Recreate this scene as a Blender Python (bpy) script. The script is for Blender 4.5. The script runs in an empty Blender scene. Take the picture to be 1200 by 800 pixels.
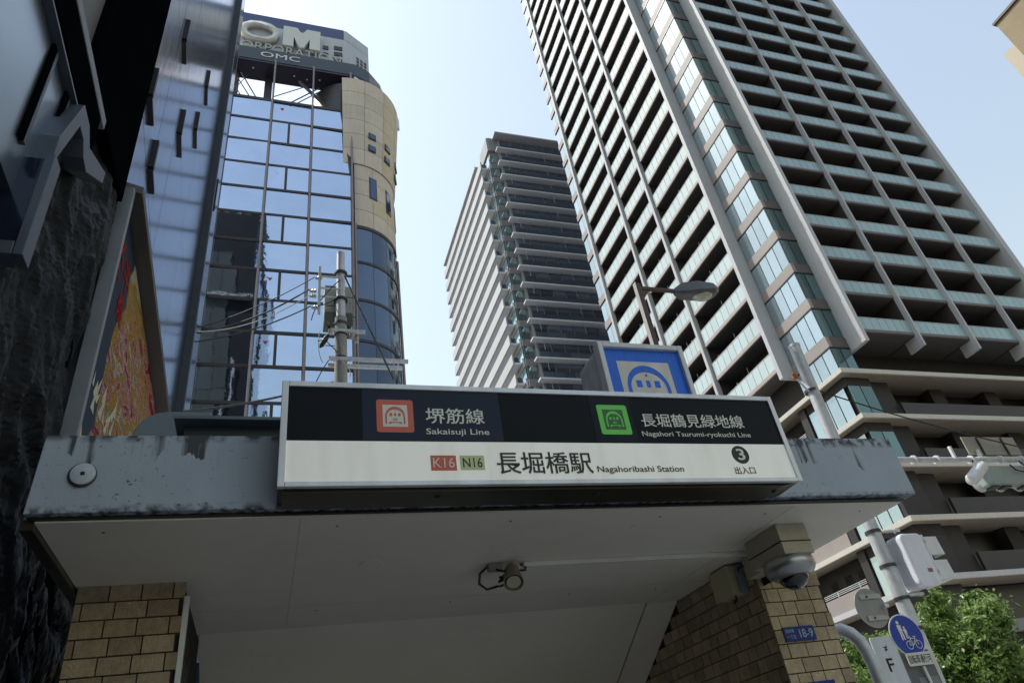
import bpy, bmesh, math, random
from mathutils import Vector, Matrix, noise
random.seed(7)
R = math.radians
H = 1.6                      # eye height above the pavement; mesh heights below are given from eye level
EYE = Vector((0, 0, H))

# ------------------------------------------------------------------ camera, world, sun
scene = bpy.context.scene
col = scene.collection
cam_data = bpy.data.cameras.new("camera")
cam_data.sensor_width = 36.0
cam_data.lens = 36.0 * 820.0 / 1200.0
cam_data.clip_end = 3000
cam_data.clip_start = 0.05
cam = bpy.data.objects.new("camera", cam_data)
col.objects.link(cam)
pitch, roll, azim = R(33.9), R(-9.5), R(21.95)
fw = Vector((math.sin(azim)*math.cos(pitch), math.cos(azim)*math.cos(pitch), math.sin(pitch)))
r0 = Vector((math.cos(azim), -math.sin(azim), 0)); u0 = r0.cross(fw)
rt = r0*math.cos(roll) + u0*math.sin(roll); up = -r0*math.sin(roll) + u0*math.cos(roll)
mw = Matrix((rt, up, -fw)).transposed().to_4x4(); mw.translation = EYE
cam.matrix_world = mw
scene.camera = cam

SUN_EL, SUN_AZ = R(57), R(-58)      # azimuth measured from +Y towards +X
world = bpy.data.worlds.new("World"); scene.world = world; world.use_nodes = True
nt = world.node_tree
bg = nt.nodes['Background']
sky = nt.nodes.new('ShaderNodeTexSky'); sky.sky_type = 'NISHITA'; sky.sun_disc = False
sky.sun_elevation = SUN_EL; sky.sun_rotation = SUN_AZ
sky.altitude = 0; sky.air_density = 3.0; sky.dust_density = 2.0; sky.ozone_density = 5.0
hsv = nt.nodes.new('ShaderNodeHueSaturation'); hsv.inputs['Hue'].default_value = .514; hsv.inputs['Saturation'].default_value = .72      # thin summer haze
nt.links.new(sky.outputs[0], hsv.inputs['Color']); nt.links.new(hsv.outputs[0], bg.inputs[0]); bg.inputs[1].default_value = 0.145
sd = bpy.data.lights.new("sun", 'SUN'); sd.energy = 2.5; sd.angle = R(0.5); sd.color = (1, .975, .94)
so = bpy.data.objects.new("sun", sd); col.objects.link(so)
sdir = Vector((math.sin(SUN_AZ)*math.cos(SUN_EL), math.cos(SUN_AZ)*math.cos(SUN_EL), math.sin(SUN_EL)))
so.rotation_euler = sdir.to_track_quat('Z', 'Y').to_euler(); so.location = (0, 0, 60)
scene.view_settings.view_transform = 'Standard'
scene.view_settings.look = 'None'
scene.view_settings.exposure = 0.55
scene.view_settings.gamma = 1.0

# ------------------------------------------------------------------ materials
MATS = {}
def mat(name, c, rough=.6, metal=0., var=.12, vs=3., bump=.0, bs=30., rand=0., stretch=(1,1,1), spec=.5, dirt=0., coat=0.):
    if name in MATS: return MATS[name]
    m = bpy.data.materials.new(name); m.use_nodes = True; t = m.node_tree; b = t.nodes['Principled BSDF']
    b.inputs['Roughness'].default_value = rough; b.inputs['Metallic'].default_value = metal
    b.inputs['Specular IOR Level'].default_value = spec
    if coat: b.inputs['Coat Weight'].default_value = coat; b.inputs['Coat Roughness'].default_value = .04
    tc = t.nodes.new('ShaderNodeNewGeometry'); mp = t.nodes.new('ShaderNodeMapping'); mp.inputs['Scale'].default_value = stretch
    t.links.new(tc.outputs['Position'], mp.inputs[0])
    n = t.nodes.new('ShaderNodeTexNoise'); n.inputs['Scale'].default_value = vs; n.inputs['Detail'].default_value = 7; n.inputs['Roughness'].default_value = .62
    t.links.new(mp.outputs[0], n.inputs['Vector'])
    cr = t.nodes.new('ShaderNodeValToRGB')
    lo = [max(0, x*(1-var)) for x in c]; hi = [min(1, x*(1+var)) for x in c]
    cr.color_ramp.elements[0].position = .3; cr.color_ramp.elements[1].position = .7
    cr.color_ramp.elements[0].color = (*lo, 1); cr.color_ramp.elements[1].color = (*hi, 1)
    t.links.new(n.outputs[0], cr.inputs[0]); out = cr.outputs[0]
    if rand:
        oi = t.nodes.new('ShaderNodeObjectInfo'); hs = t.nodes.new('ShaderNodeHueSaturation'); mr = t.nodes.new('ShaderNodeMapRange')
        mr.inputs[3].default_value = 1-rand; mr.inputs[4].default_value = 1+rand
        t.links.new(oi.outputs['Random'], mr.inputs[0]); t.links.new(mr.outputs[0], hs.inputs['Value']); t.links.new(out, hs.inputs['Color']); out = hs.outputs[0]
    if dirt:
        n2 = t.nodes.new('ShaderNodeTexNoise'); n2.inputs['Scale'].default_value = 1.; n2.inputs['Detail'].default_value = 8
        m2 = t.nodes.new('ShaderNodeMapping'); m2.inputs['Scale'].default_value = (9, 9, 1.1); t.links.new(tc.outputs['Position'], m2.inputs[0]); t.links.new(m2.outputs[0], n2.inputs['Vector'])
        r2 = t.nodes.new('ShaderNodeValToRGB'); r2.color_ramp.elements[0].position = .45; r2.color_ramp.elements[1].position = .8
        r2.color_ramp.elements[0].color = (1, 1, 1, 1); v = 1-dirt; r2.color_ramp.elements[1].color = (v, v*.97, v*.92, 1)
        mx = t.nodes.new('ShaderNodeMix'); mx.data_type = 'RGBA'; mx.blend_type = 'MULTIPLY'; mx.inputs[0].default_value = 1
        t.links.new(n2.outputs[0], r2.inputs[0]); t.links.new(out, mx.inputs[6]); t.links.new(r2.outputs[0], mx.inputs[7]); out = mx.outputs[2]
    t.links.new(out, b.inputs['Base Color'])
    if bump:
        n3 = t.nodes.new('ShaderNodeTexNoise'); n3.inputs['Scale'].default_value = bs; n3.inputs['Detail'].default_value = 5; t.links.new(mp.outputs[0], n3.inputs['Vector'])
        bp = t.nodes.new('ShaderNodeBump'); bp.inputs['Strength'].default_value = bump; bp.inputs['Distance'].default_value = .02
        t.links.new(n3.outputs[0], bp.inputs['Height']); t.links.new(bp.outputs[0], b.inputs['Normal'])
    MATS[name] = m
    return m

def glass(name, c, rough=.05, metal=.85, wav=.02, ws=.6, rand=0.):
    m = mat(name, c, rough, metal, .06, .7, wav, ws, rand)
    for n in m.node_tree.nodes:
        if n.bl_idname == 'ShaderNodeBump': n.inputs['Distance'].default_value = .3
    return m

def stained_concrete():
    m = mat('painted_concrete', (.40, .45, .51), .7, 0, .08, 2.2, .10, 90)
    t = m.node_tree; b = t.nodes['Principled BSDF']; L = t.links
    base = b.inputs['Base Color'].links[0].from_socket
    g = t.nodes.new('ShaderNodeNewGeometry'); sp = t.nodes.new('ShaderNodeSeparateXYZ'); L.new(g.outputs['Position'], sp.inputs[0])
    def mapping(s):
        k = t.nodes.new('ShaderNodeMapping'); k.inputs['Scale'].default_value = s; L.new(g.outputs['Position'], k.inputs[0]); return k.outputs[0]
    def rng(sock, a, b_, c=0., d=1.):
        k = t.nodes.new('ShaderNodeMapRange'); k.inputs[1].default_value = a; k.inputs[2].default_value = b_; k.inputs[3].default_value = c; k.inputs[4].default_value = d; L.new(sock, k.inputs[0]); return k.outputs[0]
    def math_(op, a, b_):
        k = t.nodes.new('ShaderNodeMath'); k.operation = op; L.new(a, k.inputs[0])
        if isinstance(b_, float): k.inputs[1].default_value = b_
        else: L.new(b_, k.inputs[1])
        k.use_clamp = True; return k.outputs[0]
    def tex(v, s, d=6):
        k = t.nodes.new('ShaderNodeTexNoise'); k.inputs['Scale'].default_value = s; k.inputs['Detail'].default_value = d; L.new(v, k.inputs['Vector']); return k.outputs[0]
    # moss drips hanging from the top edge
    drips = rng(tex(mapping((14, 14, .9)), 1.), .55, .62)
    length = rng(tex(mapping((7, 7, .01)), 1.), .35, .7, .03, .2)
    topd = t.nodes.new('ShaderNodeMath'); topd.operation = 'SUBTRACT'; topd.inputs[0].default_value = H+1.41; L.new(sp.outputs[2], topd.inputs[1])
    near = t.nodes.new('ShaderNodeMath'); near.operation = 'LESS_THAN'; L.new(topd.outputs[0], near.inputs[0]); L.new(length, near.inputs[1])
    drip = math_('MULTIPLY', drips, near.outputs[0])
    band = rng(sp.outputs[2], H+1.375, H+1.405); blot = rng(tex(mapping((1, 1, 1)), 22.), .42, .58)
    edge = math_('MULTIPLY', band, blot)
    lowb = rng(sp.outputs[2], H+1.135, H+1.105); low = math_('MULTIPLY', lowb, rng(tex(mapping((1, 1, 1)), 30.), .4, .6))
    speck = math_('MULTIPLY', rng(tex(mapping((1, 1, 1)), 55., 3), .665, .70), rng(tex(mapping((1, 1, 1)), 1.4, 2), .42, .6))
    # long cracks
    w = t.nodes.new('ShaderNodeTexNoise'); w.inputs['Scale'].default_value = 5; w.inputs['Detail'].default_value = 6; L.new(mapping((1, 1, 1)), w.inputs['Vector'])
    vs_ = t.nodes.new('ShaderNodeVectorMath'); vs_.operation = 'SCALE'; vs_.inputs[3].default_value = .35; L.new(w.outputs[1], vs_.inputs[0])
    va = t.nodes.new('ShaderNodeVectorMath'); L.new(mapping((1, 1, 1)), va.inputs[0]); L.new(vs_.outputs[0], va.inputs[1])
    vo = t.nodes.new('ShaderNodeTexVoronoi'); vo.feature = 'DISTANCE_TO_EDGE'; vo.inputs['Scale'].default_value = 1.35; L.new(va.outputs[0], vo.inputs['Vector'])
    crack = math_('MULTIPLY', rng(vo.outputs['Distance'], .004, .001), rng(tex(mapping((1, 1, 1)), 1.3, 2), .57, .60))
    tot = math_('ADD', drip, edge)
    for s in (low, speck, crack): tot = math_('ADD', tot, s)
    streak = rng(tex(mapping((30, 30, .6)), 1.), .4, .7, 0., .16)
    tot2 = math_('MULTIPLY', tot, .9)
    mx = t.nodes.new('ShaderNodeMix'); mx.data_type = 'RGBA'; L.new(streak, mx.inputs[0]); L.new(base, mx.inputs[6]); mx.inputs[7].default_value = (.33, .36, .38, 1)
    mx2 = t.nodes.new('ShaderNodeMix'); mx2.data_type = 'RGBA'; L.new(tot2, mx2.inputs[0]); L.new(mx.outputs[2], mx2.inputs[6]); mx2.inputs[7].default_value = (.022, .022, .018, 1)
    L.new(mx2.outputs[2], b.inputs['Base Color'])
    return m

def scuffed_soffit():
    m = mat('painted_soffit', (.84, .775, .67), .5, 0, .05, 1.2, .12, 9)
    t = m.node_tree; b = t.nodes['Principled BSDF']; L = t.links; base = b.inputs['Base Color'].links[0].from_socket
    g = t.nodes.new('ShaderNodeNewGeometry')
    w = t.nodes.new('ShaderNodeTexNoise'); w.inputs['Scale'].default_value = 3.; w.inputs['Detail'].default_value = 8; w.inputs['Roughness'].default_value = .7
    k = t.nodes.new('ShaderNodeMapping'); k.inputs['Scale'].default_value = (1, 3.2, 1); L.new(g.outputs['Position'], k.inputs[0]); L.new(k.outputs[0], w.inputs['Vector'])
    a = t.nodes.new('ShaderNodeMapRange'); a.inputs[1].default_value = .493; a.inputs[2].default_value = .5; L.new(w.outputs[0], a.inputs[0])
    c = t.nodes.new('ShaderNodeMapRange'); c.inputs[1].default_value = .507; c.inputs[2].default_value = .5; L.new(w.outputs[0], c.inputs[0])
    n = t.nodes.new('ShaderNodeTexNoise'); n.inputs['Scale'].default_value = 1.7; n.inputs['Detail'].default_value = 4; L.new(g.outputs['Position'], n.inputs['Vector'])
    n2 = t.nodes.new('ShaderNodeMapRange'); n2.inputs[1].default_value = .56; n2.inputs[2].default_value = .66; L.new(n.outputs[0], n2.inputs[0])
    p = t.nodes.new('ShaderNodeMath'); p.operation = 'MULTIPLY'; L.new(a.outputs[0], p.inputs[0]); L.new(c.outputs[0], p.inputs[1])
    q = t.nodes.new('ShaderNodeMath'); q.operation = 'MULTIPLY'; L.new(p.outputs[0], q.inputs[0]); L.new(n2.outputs[0], q.inputs[1])
    mx = t.nodes.new('ShaderNodeMix'); mx.data_type = 'RGBA'; L.new(q.outputs[0], mx.inputs[0]); L.new(base, mx.inputs[6]); mx.inputs[7].default_value = (.62, .6, .55, 1)
    L.new(mx.outputs[2], b.inputs['Base Color'])
    return m

CONC = stained_concrete(); SOFF = scuffed_soffit()
M_TILE = mat('yellow_brown_tile', (.40, .315, .195), .45, 0, .22, 25, .35, 90, rand=.25)
M_GROUT = mat('grout', (.03, .028, .024), .9)
M_ALU = mat('aluminium', (.74, .75, .76), .42, .35, .08, 6, .04, 40, dirt=.25)
M_SIGNBLACK = mat('black_sign_panel', (.007, .008, .011), .35, 0, .2, 2, spec=.12)
M_SIGNNAVY = mat('navy_sign_panel', (.022, .032, .055), .35, 0, .1, 2, spec=.15)
M_SIGNWHITE = mat('white_sign_panel', (.86, .87, .82), .35, 0, .05, 1.5, dirt=.24)
M_SIGNWHITE.node_tree.nodes['Principled BSDF'].inputs['Emission Color'].default_value = (1, .98, .88, 1); M_SIGNWHITE.node_tree.nodes['Principled BSDF'].inputs['Emission Strength'].default_value = .12
M_BROWN = mat('dark_brown_metal', (.06, .052, .04), .35, .5, .3, 3, .05, 30)
M_CREAM = mat('cream_print', (.82, .80, .70), .45, 0, .03)
M_RED = mat('vermilion_print', (.72, .13, .07), .4, 0, .06)
M_GREEN = mat('green_print', (.16, .74, .08), .4, 0, .05)
M_YGREEN = mat('pale_green_print', (.64, .72, .36), .4, 0, .05)
M_BLACK = mat('black_print', (.012, .012, .012), .5, 0, .05)
M_BLUE = mat('blue_print', (.01, .16, .80), .5, 0, .14, 5, stretch=(14, 1, .8))
M_GREYBOX = mat('grey_sign_case', (.66, .68, .70), .5, 0, .08, 5, .05, 20, dirt=.3)
M_WHITEM = mat('white_metal', (.72, .73, .74), .35, 0, .04, 4, dirt=.15)
M_STEEL = mat('galvanised_steel', (.58, .60, .62), .5, .25, .13, 9, .08, 50, dirt=.3)
M_DSTEEL = mat('dark_steel', (.06, .06, .065), .45, .4, .2, 6)
M_BLKRUB = mat('black_rubber', (.012, .012, .013), .5)
M_RUST = mat('brown_painted_steel', (.085, .04, .03), .5, .1, .2, 10)
M_CONCP = mat('pole_concrete', (.36, .35, .32), .85, 0, .22, 16, .3, 60, dirt=.35)
M_BEIGE = mat('beige_plastic', (.55, .49, .30), .5, 0, .08, 6)
M_LENS = mat('smoked_dome', (.01, .01, .012), .06, 0, .1, 3, coat=1.)

# ------------------------------------------------------------------ mesh helpers
class MB:
    def __init__(s): s.v = []; s.f = []; s.smooth = False
    def add(s, vs, fs):
        o = len(s.v); s.v += [tuple(v) for v in vs]; s.f += [tuple(i+o for i in f) for f in fs]; return s
    def box(s, x0, x1, y0, y1, z0, z1):
        return s.add([(x, y, z) for z in (z0, z1) for y in (y0, y1) for x in (x0, x1)], [(0, 2, 3, 1), (4, 5, 7, 6), (0, 1, 5, 4), (2, 6, 7, 3), (0, 4, 6, 2), (1, 3, 7, 5)])
    def quad(s, a, b, c, d): return s.add([a, b, c, d], [(0, 1, 2, 3)])
    def plan(s, pts, z0, z1):            # extruded plan outline (counter-clockwise)
        n = len(pts); vs = [(p[0], p[1], z0) for p in pts]+[(p[0], p[1], z1) for p in pts]
        fs = [tuple(range(n))[::-1], tuple(range(n, 2*n))]+[(i, (i+1) % n, n+(i+1) % n, n+i) for i in range(n)]
        return s.add(vs, fs)
    def face_y(s, pts, y0, y1):          # outline in x,z extruded from y0 to y1 (y0 nearer)
        n = len(pts); vs = [(p[0], y0, p[1]) for p in pts]+[(p[0], y1, p[1]) for p in pts]
        fs = [tuple(range(n)), tuple(range(n, 2*n))[::-1]]+[((i+1) % n, i, n+i, n+(i+1) % n) for i in range(n)]
        return s.add(vs, fs)
    def face_x(s, pts, x0, x1):
        n = len(pts); vs = [(x0, p[0], p[1]) for p in pts]+[(x1, p[0], p[1]) for p in pts]
        fs = [tuple(range(n)), tuple(range(n, 2*n))[::-1]]+[((i+1) % n, i, n+i, n+(i+1) % n) for i in range(n)]
        return s.add(vs, fs)
    def tube(s, pts, r, n=10, r2=None, caps=True):
        pts = [Vector(p) for p in pts]; rings = []; m = len(pts)
        for i, p in enumerate(pts):
            d = (pts[min(i+1, m-1)]-pts[max(i-1, 0)]).normalized()
            a = d.orthogonal().normalized() if i == 0 else (pa - d*pa.dot(d)).normalized()
            pa = a; b = d.cross(a); rr = r if r2 is None else r+(r2-r)*i/(m-1)
            rings.append([p+a*(rr*math.cos(2*math.pi*k/n))+b*(rr*math.sin(2*math.pi*k/n)) for k in range(n)])
        vs = [v for g in rings for v in g]; fs = []
        for i in range(m-1):
            for k in range(n): fs.append((i*n+k, i*n+(k+1) % n, (i+1)*n+(k+1) % n, (i+1)*n+k))
        if caps: fs += [tuple(range(n))[::-1], tuple((m-1)*n+k for k in range(n))]
        s.smooth = True
        return s.add(vs, fs)
    def lathe(s, c, axis, prof, n=20):   # prof: (distance along axis, radius)
        ax = Vector(axis).normalized(); a = ax.orthogonal().normalized(); b = ax.cross(a); c = Vector(c); m = len(prof)
        vs = [c+ax*h+a*(r*math.cos(2*math.pi*k/n))+b*(r*math.sin(2*math.pi*k/n)) for h, r in prof for k in range(n)]
        fs = [(i*n+k, i*n+(k+1) % n, (i+1)*n+(k+1) % n, (i+1)*n+k) for i in range(m-1) for k in range(n)]
        fs += [tuple(range(n))[::-1], tuple((m-1)*n+k for k in range(n))]; s.smooth = True
        return s.add(vs, fs)
    def build(s, name, m, parent=None, bevel=0., seg=2, label=None, stuff=False):
        off = Vector((0, 0, H))
        org = parent_origin(parent)
        me = bpy.data.meshes.new(name)
        me.from_pydata([Vector(v)+off-org for v in s.v], [], s.f); me.validate(); me.update()
        if s.smooth:
            for p in me.polygons: p.use_smooth = True
            me.set_sharp_from_angle(angle=R(35))
        me.materials.append(m)
        o = bpy.data.objects.new(name, me); col.objects.link(o); o.parent = parent
        if bevel:
            bv = o.modifiers.new('bevel', 'BEVEL'); bv.width = bevel; bv.segments = seg; bv.limit_method = 'ANGLE'; bv.angle_limit = R(40)
        if label: o['label'] = label
        if stuff: o['kind'] = 'stuff'
        return o
ORG = {}
def parent_origin(p):
    return Vector((0, 0, 0)) if p is None else ORG.get(p.name, Vector((0, 0, 0)))
def tag(o, label=None, cat=None, group=None, kind=None):
    if label: o['label'] = label
    if cat: o['category'] = cat
    if group: o['group'] = group
    if kind: o['kind'] = kind
    return o
def thing(name, label, cat, loc=(0, 0, -1.6), group=None):
    o = bpy.data.objects.new(name, None); col.objects.link(o); o.location = (loc[0], loc[1], loc[2]+H); o.empty_display_size = .3
    ORG[o.name] = Vector(o.location)
    return tag(o, label, cat, group)
CUBES = {}
def cube_mesh(m):
    if m.name not in CUBES:
        b = MB().box(-.5, .5, -.5, .5, -.5, .5); me = bpy.data.meshes.new('block'); me.from_pydata(b.v, [], b.f); me.materials.append(m); CUBES[m.name] = me
    return CUBES[m.name]
def pieces(name, m, parent, boxes, limit=300):
    """alike pieces as single parts that share mesh data; those past the limit joined as one"""
    def d(b): return (Vector(((b[0]+b[1])/2, (b[2]+b[3])/2, (b[4]+b[5])/2))).length
    bs = sorted(boxes, key=d); org = parent_origin(parent); me = cube_mesh(m)
    for b in bs[:limit]:
        o = bpy.data.objects.new(name, me); col.objects.link(o); o.parent = parent
        o.location = Vector(((b[0]+b[1])/2, (b[2]+b[3])/2, (b[4]+b[5])/2+H))-org
        o.scale = (b[1]-b[0], b[3]-b[2], b[5]-b[4])
    if bs[limit:]:
        k = MB()
        for b in bs[limit:]: k.box(*b)
        k.build(name+'_far', m, parent, stuff=True)
def sub(parent, obj):                 # give sub-part builders the origin of the thing
    ORG[obj.name] = parent_origin(parent); return obj
def text(body, x0, x1, z0, z1, y, m, name, parent, bold=0., depth=.0006, skew=0., facing='y', xp=None):
    """lettering fitted into x0..x1, z0..z1 on a face looking towards -Y at depth y"""
    c = bpy.data.curves.new('lettering', 'FONT'); c.body = body; c.offset = min(bold, .004); c.resolution_u = 3; c.extrude = 0
    o = bpy.data.objects.new('lettering', c); col.objects.link(o); bpy.context.view_layer.update()
    me = bpy.data.meshes.new_from_object(o); bpy.data.objects.remove(o)
    xs = [v.co.x for v in me.vertices]; ys = [v.co.y for v in me.vertices]
    a, b, e, f = min(xs), max(xs), min(ys), max(ys); off = Vector((0, 0, H)); org = parent_origin(parent)
    if depth > .001:
        bm = bmesh.new(); bm.from_mesh(me); g = bmesh.ops.extrude_face_region(bm, geom=bm.faces[:])
        for v in g['geom']:
            if isinstance(v, bmesh.types.BMVert): v.co.z += 1
        bm.normal_update(); bm.to_mesh(me); bm.free()
    for v in me.vertices:
        X = x0+(v.co.x-a)/(b-a)*(x1-x0); Z = z0+(v.co.y-e)/(f-e)*(z1-z0)
        Y = y if depth <= .001 else (y-depth if v.co.z > .5 else y)
        if facing == 'x': P = Vector((xp-(0 if depth <= .001 else 0), X, Z))
        else: P = Vector((X, Y, Z))
        v.co = P+off-org
    if bold and depth <= .001:
        bm = bmesh.new(); bm.from_mesh(me)
        for dx, dz in ((.014, 0), (0, .008), (.014, .008)):
            kk = bold/.008*(z1-z0)
            g = bmesh.ops.duplicate(bm, geom=[f for f in bm.faces if not f.tag][:len(me.polygons)])
            for e_ in g['geom']:
                if isinstance(e_, bmesh.types.BMVert):
                    e_.co.z += dz*kk
                    if facing == 'x': e_.co.y += dx*kk; e_.co.x += (dx+dz)*.02
                    else: e_.co.x += dx*kk; e_.co.y -= (dx*.008+dz*.006)
        bm.to_mesh(me); bm.free()
    me.materials.clear(); me.materials.append(m); me.name = name
    ob = bpy.data.objects.new(name, me); col.objects.link(ob); ob.parent = parent
    return ob
def rrect(x0, x1, z0, z1, r, n=4):
    pts = []
    for cx, cz, a0 in ((x1-r, z0+r, -90), (x1-r, z1-r, 0), (x0+r, z1-r, 90), (x0+r, z0+r, 180)):
        for i in range(n+1):
            a = R(a0+90*i/n); pts.append((cx+r*math.cos(a), cz+r*math.sin(a)))
    return pts
def disc_pts(cx, cz, r, n=32): return [(cx+r*math.cos(2*math.pi*i/n), cz+r*math.sin(2*math.pi*i/n)) for i in range(n)]

# ------------------------------------------------------------------ setting: ground
M_ASPH = mat('asphalt', (.055, .055, .058), .9, 0, .2, 4, .4, 120)
M_PAVE = mat('pavement_slabs', (.58, .56, .52), .85, 0, .15, 2.5, .3, 60)
M_KERB = mat('kerb_stone', (.36, .35, .33), .8)
M_PAINT = mat('road_paint', (.75, .75, .72), .7)
g = MB().box(-400, 400, -400, 400, -2.4, -1.756).build('ground', M_ASPH); g['kind'] = 'structure'
o = MB().box(-40, 10.6, -12, 26, -1.755, -1.6).build('pavement', M_PAVE); o['kind'] = 'structure'  # reach and pale tone chosen to bounce light onto the soffit
o = MB().box(10.6, 10.75, -12, 26, -1.755, -1.595).build('kerb', M_KERB); o['kind'] = 'structure'
o = MB().box(24, 120, 14, 60, -1.755, -1.6).build('pavement', M_PAVE); o['kind'] = 'structure'
k = MB()
for i in range(7): k.box(11.6+i*1.7, 12.5+i*1.7, 6, 10, -1.754, -1.750)
o = k.build('road_marking', M_PAINT); o['kind'] = 'structure'

# ------------------------------------------------------------------ station entrance
ent = thing('station_entrance', 'concrete subway entrance with stained blue-grey canopy on yellow-brown tiled piers', 'subway entrance', (1.2, 3.5, -1.6))
X0, X1 = -.83, 3.215
# fascia / slab
MB().face_y([(X0, 1.100), (X1, 1.112), (X1-.005, 1.437), (X0+.01, 1.408)], 2.70, 2.86).build('fascia', CONC, ent, .004)
MB().box(X0+.02, X1-.03, 2.862, 5.4, 1.135, 1.40).build('roof_slab', CONC, ent)
MB().box(X0+.02, X1-.06, 2.73, 4.447, 1.090, 1.098).build('drip_edge', M_BLKRUB, ent)
MB().box(-.80, 3.135, 2.745, 4.45, 1.083, 1.0895).build('soffit', SOFF, ent)
MB().box(-.845, -.802, 2.75, 4.45, 1.06, 1.0985).build('edge_trim', M_BROWN, ent)
# sloping ceiling over the stairs (two sheets with a joint)
def slope(y): return 1.088-.53*(y-4.45)
for x0, x1, nm in ((-.36, 2.452, 'a'), (2.464, 2.70, 'b')):
    MB().face_x([(4.45, slope(4.45)), (4.45, slope(4.45)+.05), (8.6, slope(8.6)+.05), (8.6, slope(8.6))], x1, x0).build('sloping_ceiling', SOFF, ent)
MB().face_x([(4.46, slope(4.46)+.02), (4.46, slope(4.46)+.05), (8.6, slope(8.6)+.05), (8.6, slope(8.6)+.02)], 2.466, 2.45).build('ceiling_joint', M_BLKRUB, ent)
for x in (.10, 2.46): MB().box(x, x+.004, 2.76, 4.44, 1.0820, 1.0829).build('soffit_seam', mat('seam_line', (.60, .56, .50), .8), ent)  # thin darker strips mark the panel joints
MB().box(-.79, 3.12, 3.995, 3.999, 1.0818, 1.0829).build('soffit_seam', MATS['seam_line'], ent)
for x in (-.6, .25, 1.0, 1.75, 2.35, 2.95):
    for y in (2.85, 4.1): MB().lathe((x, y, 1.0829), (0, 0, -1), [(0, .006), (.002, .005)], 8).build('screw_head', M_DSTEEL, ent)
for i, (x, y) in enumerate([(.45, 3.35), (1.706, 2.975)]):
    MB().lathe((x, y, 1.0832), (0, 0, -1), [(0, .052), (.003, .052), (.003, .046)], 28).build('ceiling_disc', SOFF, ent)
# piers and side wall (grout body), tiles in front
CR = .0748
lp = sub(ent, MB().box(-.79, -.372, 3.502, 4.6, -1.6, 1.0895).build('left_pier', M_GROUT, ent))
rp = sub(ent, MB().box(2.712, 3.10, 3.512, 5.2, -1.6, 1.0895).build('right_pier', M_GROUT, ent))
sw = sub(ent, MB().box(2.712, 3.09, 5.21, 8.6, -1.6, .9).build('side_wall', M_GROUT, ent))
def course(a, b, y0, z, mode, seed, w=.1345, g=.006, half=False):
    """one row of tiles between a and b"""
    rnd = random.Random(seed); out = []; x = a-(w/2 if half else 0)
    while x < b-.012:
        ww = w*(.74 if rnd.random() < .25 else 1.)
        s, e = max(x, a), min(x+ww-g, b)
        if e-s > .02: out.append((s, e))
        x += ww
    return out
tl = []
for r in range(9):
    z1 = 1.083-r*CR; z0 = z1-CR+.0065
    for s, e in course(-.79, -.36, 3.49, z0, 'y', 3 if r % 2 else 5, .128, half=r % 2):
        j = random.uniform(-.0012, .0012); tl.append((s, e, 3.488+j, 3.503, z0, z1))
pieces('tile', M_TILE, lp, tl)
tl = []
for r in range(11):
    z1 = .952-r*CR+.0; z0 = z1-CR+.006
    for s, e in course(2.674, 3.095, 3.5, z0, 'y', r*3+1, .118, half=r % 2):
        j = random.uniform(-.0012, .0012); tl.append((s, e, 3.499+j, 3.513, z0, z1))
for r in range(2):
    z1 = .952+(2-r)*CR-.014; z0 = z1-CR+.006
    for s, e in course(2.674, 3.095, 3.5, z0, 'y', r*3+41, .118, half=r % 2): tl.append((s, e, 3.499, 3.513, z0, min(z1, 1.08)))
pieces('tile', M_TILE, rp, tl)
tl = []
for r in range(12):
    z1 = 1.08-r*CR+(-.004); z0 = z1-CR+.006
    for s, e in course(3.516, 6.2, 2.7, z0, 'x', 77+r, .118, half=r % 2):
        j = random.uniform(-.0015, .0015)
        if z1 > slope(max(s, 4.45)) and s > 4.4: continue
        tl.append((2.699+j, 2.713, s, e, z0, z1))
pieces('tile', M_TILE, sw, tl)
# tiled bracket the dome camera hangs from
br = sub(ent, MB().box(2.512, 2.70, 3.0, 3.30, .925, 1.0815).build('camera_bracket', mat('cream_tile', (.44, .40, .30), .5, 0, .1, 18, .1, 60), ent, .003))
MB().box(2.509, 2.703, 2.997, 3.303, .987, .992).build('bracket_joint', M_GROUT, br)
MB().box(2.61, 2.698, 3.301, 3.498, .94, 1.0815).build('bracket_neck', MATS['cream_tile'], br)
MB().box(2.703, 2.712, 3.05, 3.5, .9, 1.08).build('bracket_joint', M_GROUT, br)
# folded lattice gate against the left pier
gt = sub(ent, MB().box(-.362, -.338, 3.485, 3.52, -1.6, 1.02).build('gate_post', M_ALU, ent, .003))
gb = []
for i in range(6): gb.append((-.352+.003*(i % 2), -.345+.003*(i % 2), 3.55+i*.055, 3.572+i*.055, -1.5, .98-.03*i))
pieces('gate_bar', M_DSTEEL, gt, gb)
k = MB()
for i in range(5):
    for z in [-.9+.28*q for q in range(7)]:
        k.tube([(-.343, 3.56+i*.055, z), (-.343, 3.615+i*.055, z+.14)], .004, 5)
k.build('gate_lattice', M_DSTEEL, gt)

# station name lightbox
sg = thing('station_sign', 'long lit-box station name sign for Nagahoribashi exit 3 on the canopy front', 'station sign', (1.17, 2.6, 1.1))
sx0, sx1, sz0, sz1 = .005, 2.345, 1.106, 1.562
k = MB(); k.box(sx0, sx0+.026, 2.506, 2.53, sz0, sz1); k.box(sx1-.026, sx1, 2.506, 2.53, sz0, sz1)
k.box(sx0+.026, sx1-.026, 2.506, 2.53, sz1-.024, sz1); k.box(sx0+.026, sx1-.026, 2.506, 2.53, sz0, sz0+.02)
k.build('frame', M_ALU, sg, .0025)
MB().box(sx0+.004, sx1-.004, 2.531, 2.698, sz0+.006, sz1-.004).build('case', M_BROWN, sg, .004)
MB().face_y([(sx0+.02, 1.096), (sx1-.10, 1.096), (sx1-.03, 1.112), (sx0+.02, 1.112)], 2.54, 2.698).build('base_trim', M_BROWN, sg)
zsp = 1.2985
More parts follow.
